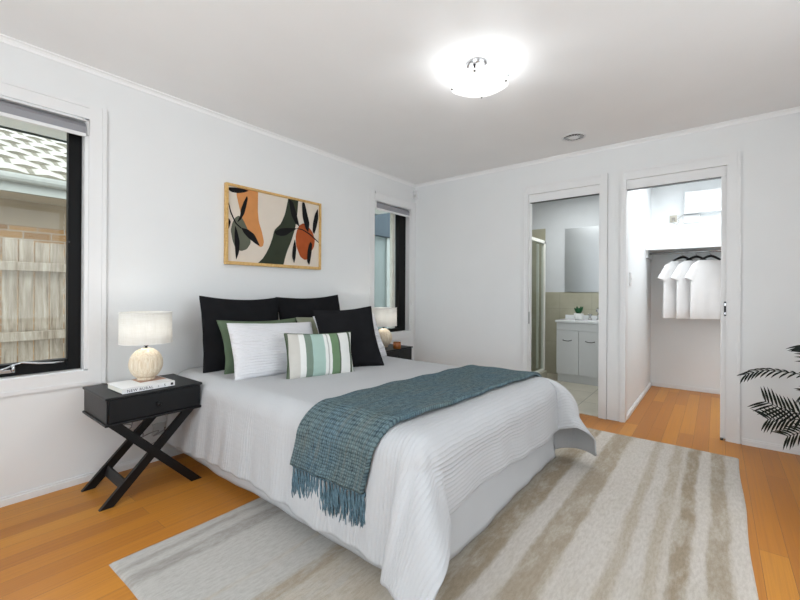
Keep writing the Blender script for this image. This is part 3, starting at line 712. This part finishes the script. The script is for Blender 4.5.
m = MB(); m.box(.10, .113, -.1108, -.1098, .009, .022); m.build('publisher_mark', ink, bk)
pic = MB(); pic.rbox(-.02, .116, -.02, .104, .0298, .0304, .0002); pic.build('cover_picture', simple('cover_photo', (176, 138, 118), .5, .3, var=.35, nscale=14), bk)

cj = thing('candle', (-.92, -.475, .570), 'small candle in an amber glass jar on the right bedside table', 'candle')
def amber():
    t = NT('amber_glass', .12, .5); t.color(srgb(214, 122, 44)); t.b.inputs['Transmission Weight'].default_value = .75; return t.m
m = MB(); m.lathe([(.002, 0), (.034, 0), (.037, .004), (.037, .062), (.034, .062), (.033, .05)], n=32, cap=False); m.build('jar', amber(), cj)
m = MB(); m.lathe([(.001, .048), (.0325, .048), (.0325, .004), (.001, .004)], n=24); m.build('wax', simple('wax', (232, 214, 180), .5, .3), cj)
m = MB(); m.tube([(0, 0, .048), (.001, 0, .056)], .001, 5); m.build('wick', ink, cj)

ol = thing('power_outlet', (-2.80, 0, .205), 'white wall power point behind the left bedside table', 'power outlet')
m = MB(); m.rbox(-.058, .058, -.016, 0, -.038, .038, .003); m.build('plate', simple('grey_white_plate', (196, 196, 196), .4, .4), ol)
for sx in (-.03, .03):
    m = MB(); m.rbox(sx-.006, sx+.006, -.0145, -.011, .012, .026, .001); m.build('rocker_switch', plastic_w, ol)
m = MB(); m.rbox(.012, .046, -.045, -.012, -.026, .006, .004); tag(m.build('plug', black_paint, ol), 'black plug')
cb = MB(); pts = []
for i in range(60):
    t_ = i/59; pts.append((-2.97+.19*t_+.03*sin(t_*14), -.03-.012*cos(t_*12), .245-.13*sin(t_*3.0)*(.6+.3*sin(t_*9))))
cb.tube(pts, .0035, 6); cb.tube([(-3.02+.04*cos(a), -.03+.004*sin(a*2), .27+.018*sin(a)) for a in lin(0, 4*pi, 50)], .0032, 6)
cb.tube([(-2.98, -.03, .27), (-2.96, -.05, .40), (-2.97, -.06, .43)], .0032, 6); cb.tube([(-2.79, -.045, .195), (-2.82, -.05, .15), (-2.88, -.05, .13), (-2.93, -.04, .18)], .0035, 6)
o = cb.build('lamp_cable', simple('white_cable', (150, 150, 150), .5, .3)); tag(o, 'tangled white lamp cable hanging on the wall behind the left bedside table', 'cable')

# ------------------------------------------------------------------ ARTWORK
ART = {"A":[[-2.298,1.842],[-2.290,1.94],[-2.115,1.94],[-2.119,1.762],[-2.108,1.659],[-2.08,1.583],[-2.061,1.505],[-2.07,1.471],[-2.088,1.46],[-2.105,1.464],[-2.153,1.496],[-2.203,1.568],[-2.234,1.628],[-2.262,1.7],[-2.277,1.761]],"B":[[-2.359,1.88],[-2.301,1.89],[-2.233,1.891],[-2.194,1.887],[-2.233,1.866],[-2.287,1.85],[-2.333,1.848],[-2.357,1.858]],"C":[[-2.306,1.662],[-2.279,1.682],[-2.245,1.662],[-2.225,1.629],[-2.182,1.545],[-2.178,1.48],[-2.21,1.432],[-2.258,1.413],[-2.305,1.436],[-2.327,1.49],[-2.341,1.563],[-2.328,1.621]],"D":[[-2.292,1.626],[-2.266,1.687],[-2.262,1.732],[-2.239,1.793],[-2.212,1.845],[-2.204,1.825],[-2.218,1.758],[-2.232,1.705],[-2.259,1.656]],"E":[[-2.259,1.593],[-2.203,1.587],[-2.147,1.555],[-2.095,1.465],[-2.139,1.482],[-2.203,1.523],[-2.238,1.557]],"F":[[-2.306,1.605],[-2.288,1.557],[-2.269,1.484],[-2.274,1.408],[-2.297,1.342],[-2.304,1.393],[-2.311,1.48],[-2.312,1.542]],"F2":[[-2.362,1.647],[-2.352,1.646],[-2.341,1.625],[-2.351,1.587],[-2.361,1.567]],"G":[[-1.825,1.94],[-1.728,1.94],[-1.739,1.783],[-1.761,1.651],[-1.803,1.532],[-1.844,1.444],[-1.869,1.365],[-1.885,1.28],[-2.14,1.28],[-2.05,1.4],[-2.012,1.47],[-1.985,1.54],[-1.967,1.611],[-1.903,1.674],[-1.863,1.763]],"H":[[-1.831,1.888],[-1.788,1.875],[-1.75,1.781],[-1.721,1.685],[-1.714,1.669],[-1.761,1.694],[-1.804,1.759]],"I":[[-1.967,1.597],[-1.911,1.631],[-1.837,1.645],[-1.738,1.654],[-1.804,1.617],[-1.854,1.58],[-1.903,1.569],[-1.951,1.574]],"J":[[-1.717,1.685],[-1.673,1.709],[-1.618,1.684],[-1.571,1.638],[-1.546,1.573],[-1.555,1.513],[-1.598,1.449],[-1.625,1.395],[-1.662,1.386],[-1.707,1.412],[-1.748,1.495],[-1.757,1.58],[-1.743,1.639]],"K":[[-1.692,1.889],[-1.665,1.89],[-1.637,1.799],[-1.609,1.715],[-1.623,1.632],[-1.655,1.665],[-1.686,1.762]],"L":[[-1.516,1.864],[-1.511,1.774],[-1.534,1.68],[-1.556,1.625],[-1.575,1.645],[-1.572,1.72],[-1.55,1.806]],"M":[[-1.766,1.564],[-1.751,1.48],[-1.759,1.393],[-1.773,1.347],[-1.794,1.405],[-1.786,1.491]],"N":[[-1.599,1.553],[-1.578,1.533],[-1.589,1.435],[-1.61,1.342],[-1.636,1.373],[-1.633,1.461],[-1.617,1.522]],"S1":[[-2.363,1.77],[-2.358,1.771],[-2.339,1.706],[-2.299,1.625],[-2.252,1.591],[-2.259,1.584],[-2.307,1.617],[-2.347,1.696]],"S2":[[-1.744,1.656],[-1.682,1.654],[-1.599,1.624],[-1.502,1.56],[-1.504,1.551],[-1.609,1.614],[-1.685,1.645],[-1.747,1.65]]}
art = thing('framed_picture', (-1.933, 0, 1.31), 'abstract leaf print with orange, green and rust shapes in a pale wood frame', 'picture')
AO = Vector((-1.933, 0, 1.31)); x0, x1, z0, z1 = -2.383, -1.483, 1.308, 1.911; fw = .018
m = MB()
for (a, b, c, d) in ((x0, x0+fw, z0, z1), (x1-fw, x1, z0, z1), (x0+fw, x1-fw, z0, z0+fw+.006), (x0+fw, x1-fw, z1-fw, z1)):
    m.rbox(a-AO.x, b-AO.x, -.035, -.002, c-AO.z, d-AO.z, .0015)
def oak():
    t = NT('pale_oak', .5, .3); n = t.noise(t.coord('Object', (6, 6, 6)), 6, 5, .6, 1.5); t.color(t.ramp(n, [(.3, srgb(196, 152, 88)), (.7, srgb(226, 190, 128))])); return t.m
m.build('frame', oak(), art)
m = MB(); mats = [simple('art_paper', (221, 210, 196), .8, .1, var=.02), simple('art_orange', (206, 142, 88), .8, .1, var=.06), simple('art_black', (30, 29, 30), .8, .1),
                  simple('art_green', (58, 64, 52), .8, .1, var=.08), simple('art_grey_green', (100, 102, 88), .8, .1, var=.08), simple('art_rust', (168, 84, 46), .8, .1, var=.08)]
m.box(x0+fw-AO.x, x1-fw-AO.x, -.02, -.01, z0+fw-AO.z, z1-fw-AO.z, 0)
def smooth_poly(p, it=2):
    for _ in range(it):
        q = []
        for i in range(len(p)):
            a, b = p[i], p[(i+1) % len(p)]; q += [(a[0]*.87+b[0]*.13, a[1]*.87+b[1]*.13), (a[0]*.13+b[0]*.87, a[1]*.13+b[1]*.87)]
        p = q
    return p
for i, (k, mi) in enumerate((('A', 1), ('B', 2), ('C', 4), ('G', 3), ('J', 5), ('S1', 2), ('S2', 2), ('D', 2), ('E', 2), ('F', 2), ('F2', 2), ('H', 2), ('I', 2), ('K', 2), ('L', 2), ('M', 2), ('N', 2))):
    p = smooth_poly(ART[k]); y = -.0205-.0003*i
    cxm = sum(a[0] for a in p)/len(p); czm = sum(a[1] for a in p)/len(p)
    bm = bmesh.new(); vv = [bm.verts.new((min(x1-fw, max(x0+fw, a))-AO.x, y, min(z1-fw, max(z0+fw, b))-AO.z)) for a, b in p]; f = bm.faces.new(vv)
    r = bmesh.ops.triangulate(bm, faces=[f]); bm.verts.index_update()
    m.add([v.co.copy() for v in bm.verts], [[v.index for v in f.verts] for f in bm.faces], mi); bm.free()
m.build('print', mats, art)

# ------------------------------------------------------------------ CEILING FITTINGS
cl = thing('ceiling_light', (-1.85, -1.795, H), 'frosted glass dish ceiling light with small metal clips, lit', 'ceiling light')
m = MB(); m.lathe([(.001, -.03), (.045, -.03), (.055, -.024), (.062, -.008), (.064, 0)], n=40); m.build('canopy', chrome, cl)
gm = NT('frosted_glass', .4, .3); gm.color(srgb(240, 240, 238)); _tr = gm.n('BsdfTranslucent'); _tr.inputs[0].default_value = (.95, .95, .95, 1); _mx = gm.n('MixShader'); _mx.inputs[0].default_value = .6; gm.l(gm.b.outputs[0], _mx.inputs[1]); gm.l(_tr.outputs[0], _mx.inputs[2]); gm.l(_mx.outputs[0], gm.t.nodes['Material Output'].inputs[0]); gm.b.inputs['Emission Color'].default_value = (1, .98, .95, 1); gm.b.inputs['Emission Strength'].default_value = .35
N = 24; L_ = .165; us = lin(-1, 1, N)
m = MB()
def dish(u, v, dz):
    # rounded-square dish, corners lifted
    x = u*L_*(1-.10*v*v); y = v*L_*(1-.10*u*u); return Vector((x, y, -.125+.042*(u*u+v*v)*.5*1.6+dz))
rot = Matrix.Rotation(radians(20), 4, 'Z')
for dz in (0, .005):
    m.add([rot @ dish(u, v, dz) for u in us for v in us], [(i*N+j, (i+1)*N+j, (i+1)*N+j+1, i*N+j+1) for i in range(N-1) for j in range(N-1)], 0, True)
gd = m.build('glass_dish', gm.m, cl); gd.location = (.045, .015, 0)
bulbm = NT('lit_bulb'); bulbm.b.inputs['Emission Color'].default_value = (1, .97, .92, 1); bulbm.b.inputs['Emission Strength'].default_value = 3
m = MB(); m.lathe([(.001, -.082), (.012, -.080), (.018, -.068), (.016, -.052), (.010, -.04), (.010, -.03)], n=24); m.build('bulb', bulbm.m, cl)
for u, v in ((-.93, 0), (.93, 0), (0, -.93), (0, .93)):
    p = rot @ dish(u, v, 0)+Vector((.045, .015, 0)); m = MB(); q = Vector((p.x-.045, p.y-.015, 0)).normalized()
    m.tube([p+Vector((0, 0, -.004)), p+Vector((0, 0, .016)), p-q*.008+Vector((0, 0, .026))], .0055, 8); m.tube([p+Vector((0, 0, .02))-q*.008, p+Vector((0, 0, .030))+q*.014], .006, 8)
    m.tube([p+Vector((0, 0, .014)), Vector((q.x*.04, q.y*.04, -.028))], .0015, 6); m.build('clip', dark_metal, cl)
pl = bpy.data.lights.new('ceiling_bulb', 'POINT'); pl.energy = 7; pl.shadow_soft_size = .03; pl.color = (.94, .975, 1)
po = bpy.data.objects.new('ceiling_bulb', pl); po.location = (-1.82, -1.785, H-.118); COL.objects.link(po)

av = thing('air_vent', (-.415, -1.93, H), 'round white ceiling vent with dark slots near the doorways', 'vent')
m = MB(); m.lathe([(.088, 0), (.095, -.004), (.093, -.008), (.082, -.010), (.080, 0)], n=48); m.build('rim', plastic_w, av)
m = MB(); m.lathe([(.001, -.0005), (.085, -.0005)], n=32); m.build('duct', ink, av)
m = MB(); m.lathe([(.001, -.014), (.034, -.013), (.040, -.009), (.03, -.003)], n=40); m.build('disc', plastic_w, av)
for k in range(16):
    a = 2*pi*k/16; m = MB(); m.bar((.038*cos(a), .038*sin(a), -.006), (.082*cos(a), .082*sin(a), -.006), .002, .004); m.build('vane', plastic_w, av)
sp = thing('motion_sensor', (-.025, -.02, 2.275), 'small white motion sensor in the corner above the narrow window', 'sensor')
m = MB(); m.rbox(-.028, .022, -.03, .018, -.05, .05, .008); m.build('housing', plastic_w, sp)
m = MB(); m.rbox(-.034, -.020, -.036, .0, -.035, .0, .005); m.build('lens', simple('sensor_lens', (206, 206, 204), .3, .4), sp)
sp.rotation_euler = (0, 0, 0)

# ------------------------------------------------------------------ ENSUITE
van = thing('vanity_cabinet', (1.48, -1.72, .006), 'white bathroom vanity cabinet with two doors seen through the left doorway', 'cabinet')
vw = simple('vanity_laminate', (212, 214, 216), .35, .4, var=.01)
y0, y1 = -.43, .43
m = MB(); m.box(-.215, .215, y0+.005, y1-.005, .10, .735); m.build('body', vw, van)
m = MB(); m.box(-.20, .215, y0+.01, y1-.01, 0, .10); m.build('kickboard', vw, van)
m = MB(); m.rbox(-.232, -.214, y0+.004, y1-.004, .645, .735, .003); m.build('top_panel', vw, van)
for a, b in ((.225, y1-.004), (-.002, .222), (-.225, -.005), (y0+.004, -.228))[:0]: pass
for (a, b) in ((y1-.262, y1-.004), (y1-.525, y1-.266), (y0+.004, y1-.529)):
    m = MB(); m.rbox(-.232, -.214, a, b, .105, .638, .003); d = m.build('door', vw, van)
    mid = (a+b)/2; m = MB(); m.tube([(-.234, mid-.05, .525), (-.25, mid-.048, .522), (-.253, mid-.02, .515), (-.253, mid+.02, .515), (-.25, mid+.048, .522), (-.234, mid+.05, .525)], .0045, 8)
    m.build('handle', dark_metal, d)
m = MB(); m.rbox(-.245, .212, y0-.005, y1+.012, .738, .765, .005); m.rbox(.19, .212, y0-.005, y1+.012, .76, .815, .004)
m.build('bench_top', simple('glossy_white_top', (232, 234, 238), .15, .5, var=.01), van)
def tap(loc, lab, big=False):
    r = thing('basin_tap', loc, lab, 'tap', 'basin taps')
    m = MB(); m.lathe([(.026, 0), (.026, .008), (.014, .016), (.012, .04), (.020, .05), (.022, .062), (.012, .07), (.001, .072)], n=20); m.build('body', chrome, r)
    m = MB()
    if big: m.tube([(0, 0, .03), (0, 0, .12), (-.03, 0, .15), (-.08, 0, .14), (-.10, 0, .11)], .010, 10); m.build('spout', chrome, r)
    else:
        for k in range(4): m.tube([(0, 0, .062), (.028*cos(k*pi/2+.4), .028*sin(k*pi/2+.4), .066)], .005, 8)
        m.build('handle', chrome, r)
tap((1.60, -1.60, .772), 'chrome cross-handle basin tap on the vanity top, right of the potted plant')
tap((1.60, -1.70, .772), 'chrome basin spout at the edge of the left doorway', True)
mir = thing('mirror', (1.69, -1.75, 1.125), 'frameless grey-looking wall mirror above the vanity', 'mirror')
mt = NT('mirror_silver', .32, .5, 1.0); mt.color(srgb(196, 199, 203))
m = MB(); m.rbox(-.008, 0, -.385, .485, 0, .845, .001); m.build('mirror_glass', mt.m, mir)
pp = thing('potted_succulent', (1.50, -1.49, .772), 'small green plant in a white ribbed pot on the vanity top', 'plant')
m = MB(); m.lathe([(.001, 0), (.040, 0), (.052, .02), (.056, .075), (.052, .08), (.047, .07), (.001, .068)], n=48, fn=lambda u: 1+.02*sin(u*2*pi*12)); m.build('pot', simple('white_ceramic', (236, 236, 236), .3, .5), pp)
lg = simple('dark_green_leaf', (34, 84, 52), .5, .3, var=.35, nscale=30)
for k in range(16):
    a = k*2.4; t0 = random.uniform(.3, 1.0); m = MB(); L = random.uniform(.08, .12); pts = []
    for i in range(6):
        s_ = i/5; pts.append((cos(a)*(.012+.045*t0*s_), sin(a)*(.012+.045*t0*s_), .07+L*s_*(1-.15*s_)))
    m.tube(pts, [.006, .011, .014, .013, .009, .002], 6); m.build('leaf', lg, pp)
sh = thing('shower_screen', (.7, -1.15, .006), 'framed glass shower screen with white metal frame in the ensuite', 'shower screen')
frm = simple('white_shower_frame', (226, 226, 220), .35, .4, var=.02)
m = MB(); m.rbox(-.55, .50, -.02, .02, 1.72, 1.76, .004); m.rbox(-.55, .50, -.02, .02, .12, .15, .004); m.rbox(.46, .50, -.02, .02, .12, 1.76, .004); m.rbox(-.02, .02, -.015, .015, .15, 1.72, .003); m.rbox(-.55, -.52, -.02, .02, .12, 1.76, .004); m.build('frame', frm, sh)
m = MB(); m.rbox(.425, .45, .045, .07, .15, 1.72, .003); m.build('inner_stile', frm, sh)
m = MB(); m.box(-.52, .46, -.003, .003, .15, 1.72); m.build('glass', shower_glass, sh)
m = MB(); m.rbox(-.57, .53, -.04, .06, 0, .12, .01); m.build('hob', tile_mat('hob_tile', (186, 182, 166), .3, .2, 'XZ'), sh)

# ------------------------------------------------------------------ ROBE
shelf = thing('robe_shelf', (1.3, -3.0, 1.60), 'white shelf with hanging rail fixed across the walk-in robe', 'shelf')
m = MB(); m.rbox(0, .47, -.75, .76, 0, .045, .002); m.build('board', robew, shelf)
m = MB(); m.rbox(-.016, 0, -.75, .76, -.012, .048, .002); m.build('front_edge', robew, shelf)
m = MB(); m.tube([(.20, -.75, -.035), (.20, .76, -.035)], .0125, 12); tag(m.build('hanging_rail', chrome, shelf), 'chrome hanging rail')
m = MB(); m.box(.03, .47, .745, .76, -.09, 0); m.build('support_cleat', robew, shelf)
shirt_m = simple('white_jersey', (240, 240, 240), .9, .1, var=.015, nscale=10, bump=.0005, bscale=200)
hang_m = simple('black_hanger', (22, 22, 24), .45, .4)
# shirt built in its own frame: width along local y, front faces -x; origin at rail
def make_hanger():
    r = thing('coat_hanger', (0, 0, 0), None, None)
    m = MB(); m.tube([(0, .0, -.065)]+[(0, .018*cos(a)*1.0-.0, -.012+.020*sin(a)) for a in lin(-pi/2, pi*.95, 14)], .0028, 6); m.build('hook', chrome, r)
    m = MB()
    pts = [(0, y, -.052-.105*(abs(y)/.2)**1.5) for y in lin(-.2, .2, 25)]
    m.tube(pts, [.008+.006*(1-abs(p[1])/.21) for p in pts], 8); m.tube([(0, -.19, -.158), (0, .19, -.158)], .005, 6); m.build('body', hang_m, r)
    return r
def make_shirt():
    r = thing('t_shirt', (0, 0, 0), None, None); m = MB(); n = 56
    def ring(z, w, t, off=0, fold=0):
        out_ = []
        for k in range(n):
            a = 2*pi*k/n; c, s_ = cos(a), sin(a); y = w*math.copysign(abs(c)**.75, c); x = t*math.copysign(abs(s_)**.8, s_)
            x += fold*sin(y*42+1)+fold*.6*sin(y*23)
            out_.append(Vector((x, y, z+off)))
        return out_
    rings = [ring(-.725, .232, .020, 0, .005), ring(-.72, .235, .022, 0, .005), ring(-.60, .232, .024, 0, .004), ring(-.45, .228, .026, 0, .003), ring(-.33, .226, .028, 0, .0015), ring(-.22, .225, .030), ring(-.165, .222, .030), ring(-.148, .21, .027), ring(-.132, .19, .024), ring(-.116, .165, .021), ring(-.104, .145, .020), ring(-.098, .135, .019)]
    m.loft(rings, 0, True, False)
    m.build('torso', shirt_m, r)
    for s_ in (-1, 1):
        mm = MB(); rr = []
        for i in range(9):
            t_ = i/8; cy = s_*(.178+.062*t_); cz = -.195-.115*t_; hh = .050+.012*t_; tt = .026-.006*t_
            dy, dz = s_*.62, -.78       # sleeve axis; cross direction perpendicular
            px, pz = -dz*s_, dy*s_
            rr.append([Vector((tt*sin(2*pi*k/20), cy+hh*cos(2*pi*k/20)*(.90)*s_, cz+hh*cos(2*pi*k/20)*.42)) for k in range(20)])
        mm.loft(rr, 0, True, False); mm.build('sleeve', shirt_m, r)
    mm = MB(); mm.tube([(.019*sin(a), .135*cos(a), -.098-(.012 if sin(a) < 0 else 0)*abs(sin(a))) for a in lin(0, 2*pi, 33)], .004, 6, cap=False); mm.build('collar', shirt_m, r)
    return r
hp, sp0 = make_hanger(), make_shirt()
labs = ['leftmost', 'middle', 'rightmost']
for k in range(3):
    yk = (-2.570, -2.690, -2.812)[k]; xk = 1.50; phi = radians(42)
    h_ = hp if k == 0 else copy_tree(hp); s_ = sp0 if k == 0 else copy_tree(sp0)
    for o in (h_, s_): o.location = (xk, yk, 1.565-.012*0); o.rotation_euler = (0, 0, phi)
    tag(h_, 'black coat hanger, %s of three on the robe rail' % labs[k], 'hanger', 'black coat hangers on the robe rail')
    tag(s_, 'plain white t-shirt, %s of three hanging in the robe' % labs[k], 't-shirt', 'white t-shirts in the robe')
pb = thing('communications_box', (1.77, -2.74, 2.13), 'white rectangular box mounted high on the robe wall above the shelf', 'box')
m = MB(); m.rbox(-.09, 0, -.20, .17, -.11, .135, .01); m.build('cover', simple('white_gloss_box', (240, 241, 242), .2, .5, var=.01), pb)
m = MB(); m.rbox(-.094, -.088, -.20, .17, -.112, -.095, .002); m.build('lower_lip', plastic_w, pb)
b3 = thing('wall_plate', (1.77, -2.64, 1.965), 'small white plate under the large white box in the robe', 'plate')
m = MB(); m.rbox(-.03, 0, -.075, .08, -.045, .045, .006); m.build('plate', plastic_w, b3)
b4 = thing('double_outlet', (1.77, -2.46, 1.985), 'beige power outlet with a plugged cable on the upper robe wall', 'power outlet')
m = MB(); m.rbox(-.012, 0, -.035, .035, -.04, .04, .003); m.build('plate', simple('beige_plastic', (196, 190, 176), .4, .4), b4)
m = MB(); m.rbox(-.045, -.012, -.02, .015, -.025, .01, .004); m.build('plug', simple('grey_plug', (150, 146, 138), .4, .4), b4)
o = MB(); o.tube([(1.73, -2.465, 1.965), (1.72, -2.46, 1.93), (1.735, -2.50, 1.91), (1.74, -2.52, 1.945), (1.745, -2.50, 1.975), (1.745, -2.56, 2.02), (1.745, -2.60, 2.03)], .004, 8)
tag(o.build('data_cable', simple('robe_cable', (200, 200, 198), .5, .3)), 'thin white cable looping from the beige outlet to the white box', 'cable')
sw = thing('light_switch', (.282, -2.24, 1.24), 'small white light switch on the left side wall of the robe', 'light switch')
m = MB(); m.rbox(-.036, .036, -.010, 0, -.058, .058, .003); m.build('plate', plastic_w, sw)
m = MB(); m.rbox(-.008, .008, -.014, -.009, -.012, .012, .001); m.build('rocker', plastic_w, sw)

# ------------------------------------------------------------------ PALM
pm = thing('potted_palm', (-.36, -3.53, 0), 'dark green palm with feathery fronds by the right wall', 'plant')
PO = Vector((-.36, -3.53, 0))
m = MB(); m.lathe([(.001, 0), (.11, 0), (.14, .26), (.145, .28), (.13, .28), (.12, .25), (.001, .25)], n=40); m.build('pot', simple('pale_pot', (214, 212, 206), .6, .3), pm)
palm_m = simple('palm_leaf', (14, 28, 20), .5, .3, var=.35, nscale=15)
def frond(pts, l0, n, side, droop=.0, up=(0, 0, 1), wid=.011, start=.2, sweep=.55, both=(1, 1)):
    """pts: rachis control points in world coordinates"""
    P = [Vector(p)-PO for p in pts]; m = MB()
    def at(t):
        k = t*(len(P)-1); i = min(int(k), len(P)-2); f = k-i
        p0 = P[max(i-1, 0)]; p1 = P[i]; p2 = P[i+1]; p3 = P[min(i+2, len(P)-1)]
        return .5*((2*p1)+(p2-p0)*f+(2*p0-5*p1+4*p2-p3)*f*f+(3*p1-p0-3*p2+p3)*f**3)
    m.tube([at(t) for t in lin(0, 1, 24)], [.005*(1-.75*t) for t in lin(0, 1, 24)], 6)
    U = Vector(up)
    for i in range(n):
        t = start+(1-start)*(i+.5)/n; p = at(t); d = (at(min(1, t+.02))-at(max(0, t-.02))).normalized()
        sdir = d.cross(U); sdir = sdir.normalized() if sdir.length > .01 else Vector((1, 0, 0))
        nrm = sdir.cross(d).normalized()
        for sgn in (1, -1):
            fac = both[0] if sgn > 0 else both[1]
            if fac == 0: continue
            L = l0*fac*(sin(pi*min(1, .25+.75*(1-(t-start)/(1-start))*.9+.08))**.6 if True else 1)*random.uniform(.88, 1.08)
            ld = (side*sgn*sdir*(1 if True else 0)+d*(sweep+.5*t)+nrm*random.uniform(-.06, .10)).normalized()
            pp_ = []; q = p.copy(); dd = ld.copy()
            for s_ in range(6):
                pp_.append(q.copy()); q = q+dd*L/5; dd = (dd+Vector((0, 0, -droop*.22))).normalized()
            vs = []; wn = dd.cross(nrm).normalized()
            for s_, a in enumerate(pp_):
                w_ = wid*[.35, .8, 1, .85, .55, .05][s_]/1
                vs += [a-wn*w_/2, a+nrm*w_*.22, a+wn*w_/2]
            m.add(vs, [(3*k+j, 3*k+j+1, 3*k+j+4, 3*k+j+3) for k in range(5) for j in (0, 1)], 0, True)
    o = m.build('frond', palm_m, pm); return o
c0 = (-.36, -3.53, .26)
frond([c0, (-.36, -3.46, .47), (-.38, -3.33, .590), (-.40, -3.20, .618), (-.40, -3.09, .612), (-.40, -3.01, .575)], .085, 13, 1, .8, (1, 0, .2), .012, .34, 1.3, (1, .7))
frond([c0, (-.38, -3.44, .35), (-.40, -3.29, .365), (-.41, -3.19, .385), (-.41, -3.105, .42)], .118, 15, 1, .15, (1, 0, .15), .013, .2, .30)
frond([c0, (-.36, -3.42, .33), (-.37, -3.28, .325), (-.38, -3.19, .315), (-.39, -3.12, .30)], .11, 14, 1, .4, (1, 0, .2), .013, .2, .25)
frond([c0, (-.42, -3.42, .32), (-.46, -3.33, .30), (-.48, -3.26, .27), (-.50, -3.20, .24)], .105, 13, 1, .5, (1, .3, .3), .013, .2, .3)
frond([c0, (-.37, -3.47, .46), (-.39, -3.39, .58), (-.40, -3.35, .68), (-.40, -3.33, .76), (-.40, -3.30, .80)], .11, 16, 1, .25, (1, 0, .05), .013, .3, .05)
frond([c0, (-.40, -3.47, .42), (-.44, -3.40, .50), (-.47, -3.33, .53), (-.49, -3.28, .52)], .10, 16, 1, .5, (.8, -.2, .6), .011, .3, .4)
frond([c0, (-.30, -3.60, .55), (-.26, -3.68, .8), (-.22, -3.76, .95)], .17, 18, 1, .4, (0, -1, .5), .013, .3, .5)
frond([c0, (-.46, -3.62, .5), (-.6, -3.7, .68), (-.74, -3.76, .7)], .17, 18, 1, .5, (0, 0, 1), .013, .3, .5)
frond([c0, (-.26, -3.58, .5), (-.18, -3.66, .74), (-.14, -3.70, .9)], .13, 18, 1, .4, (1, 0, .4), .013, .3, .5)
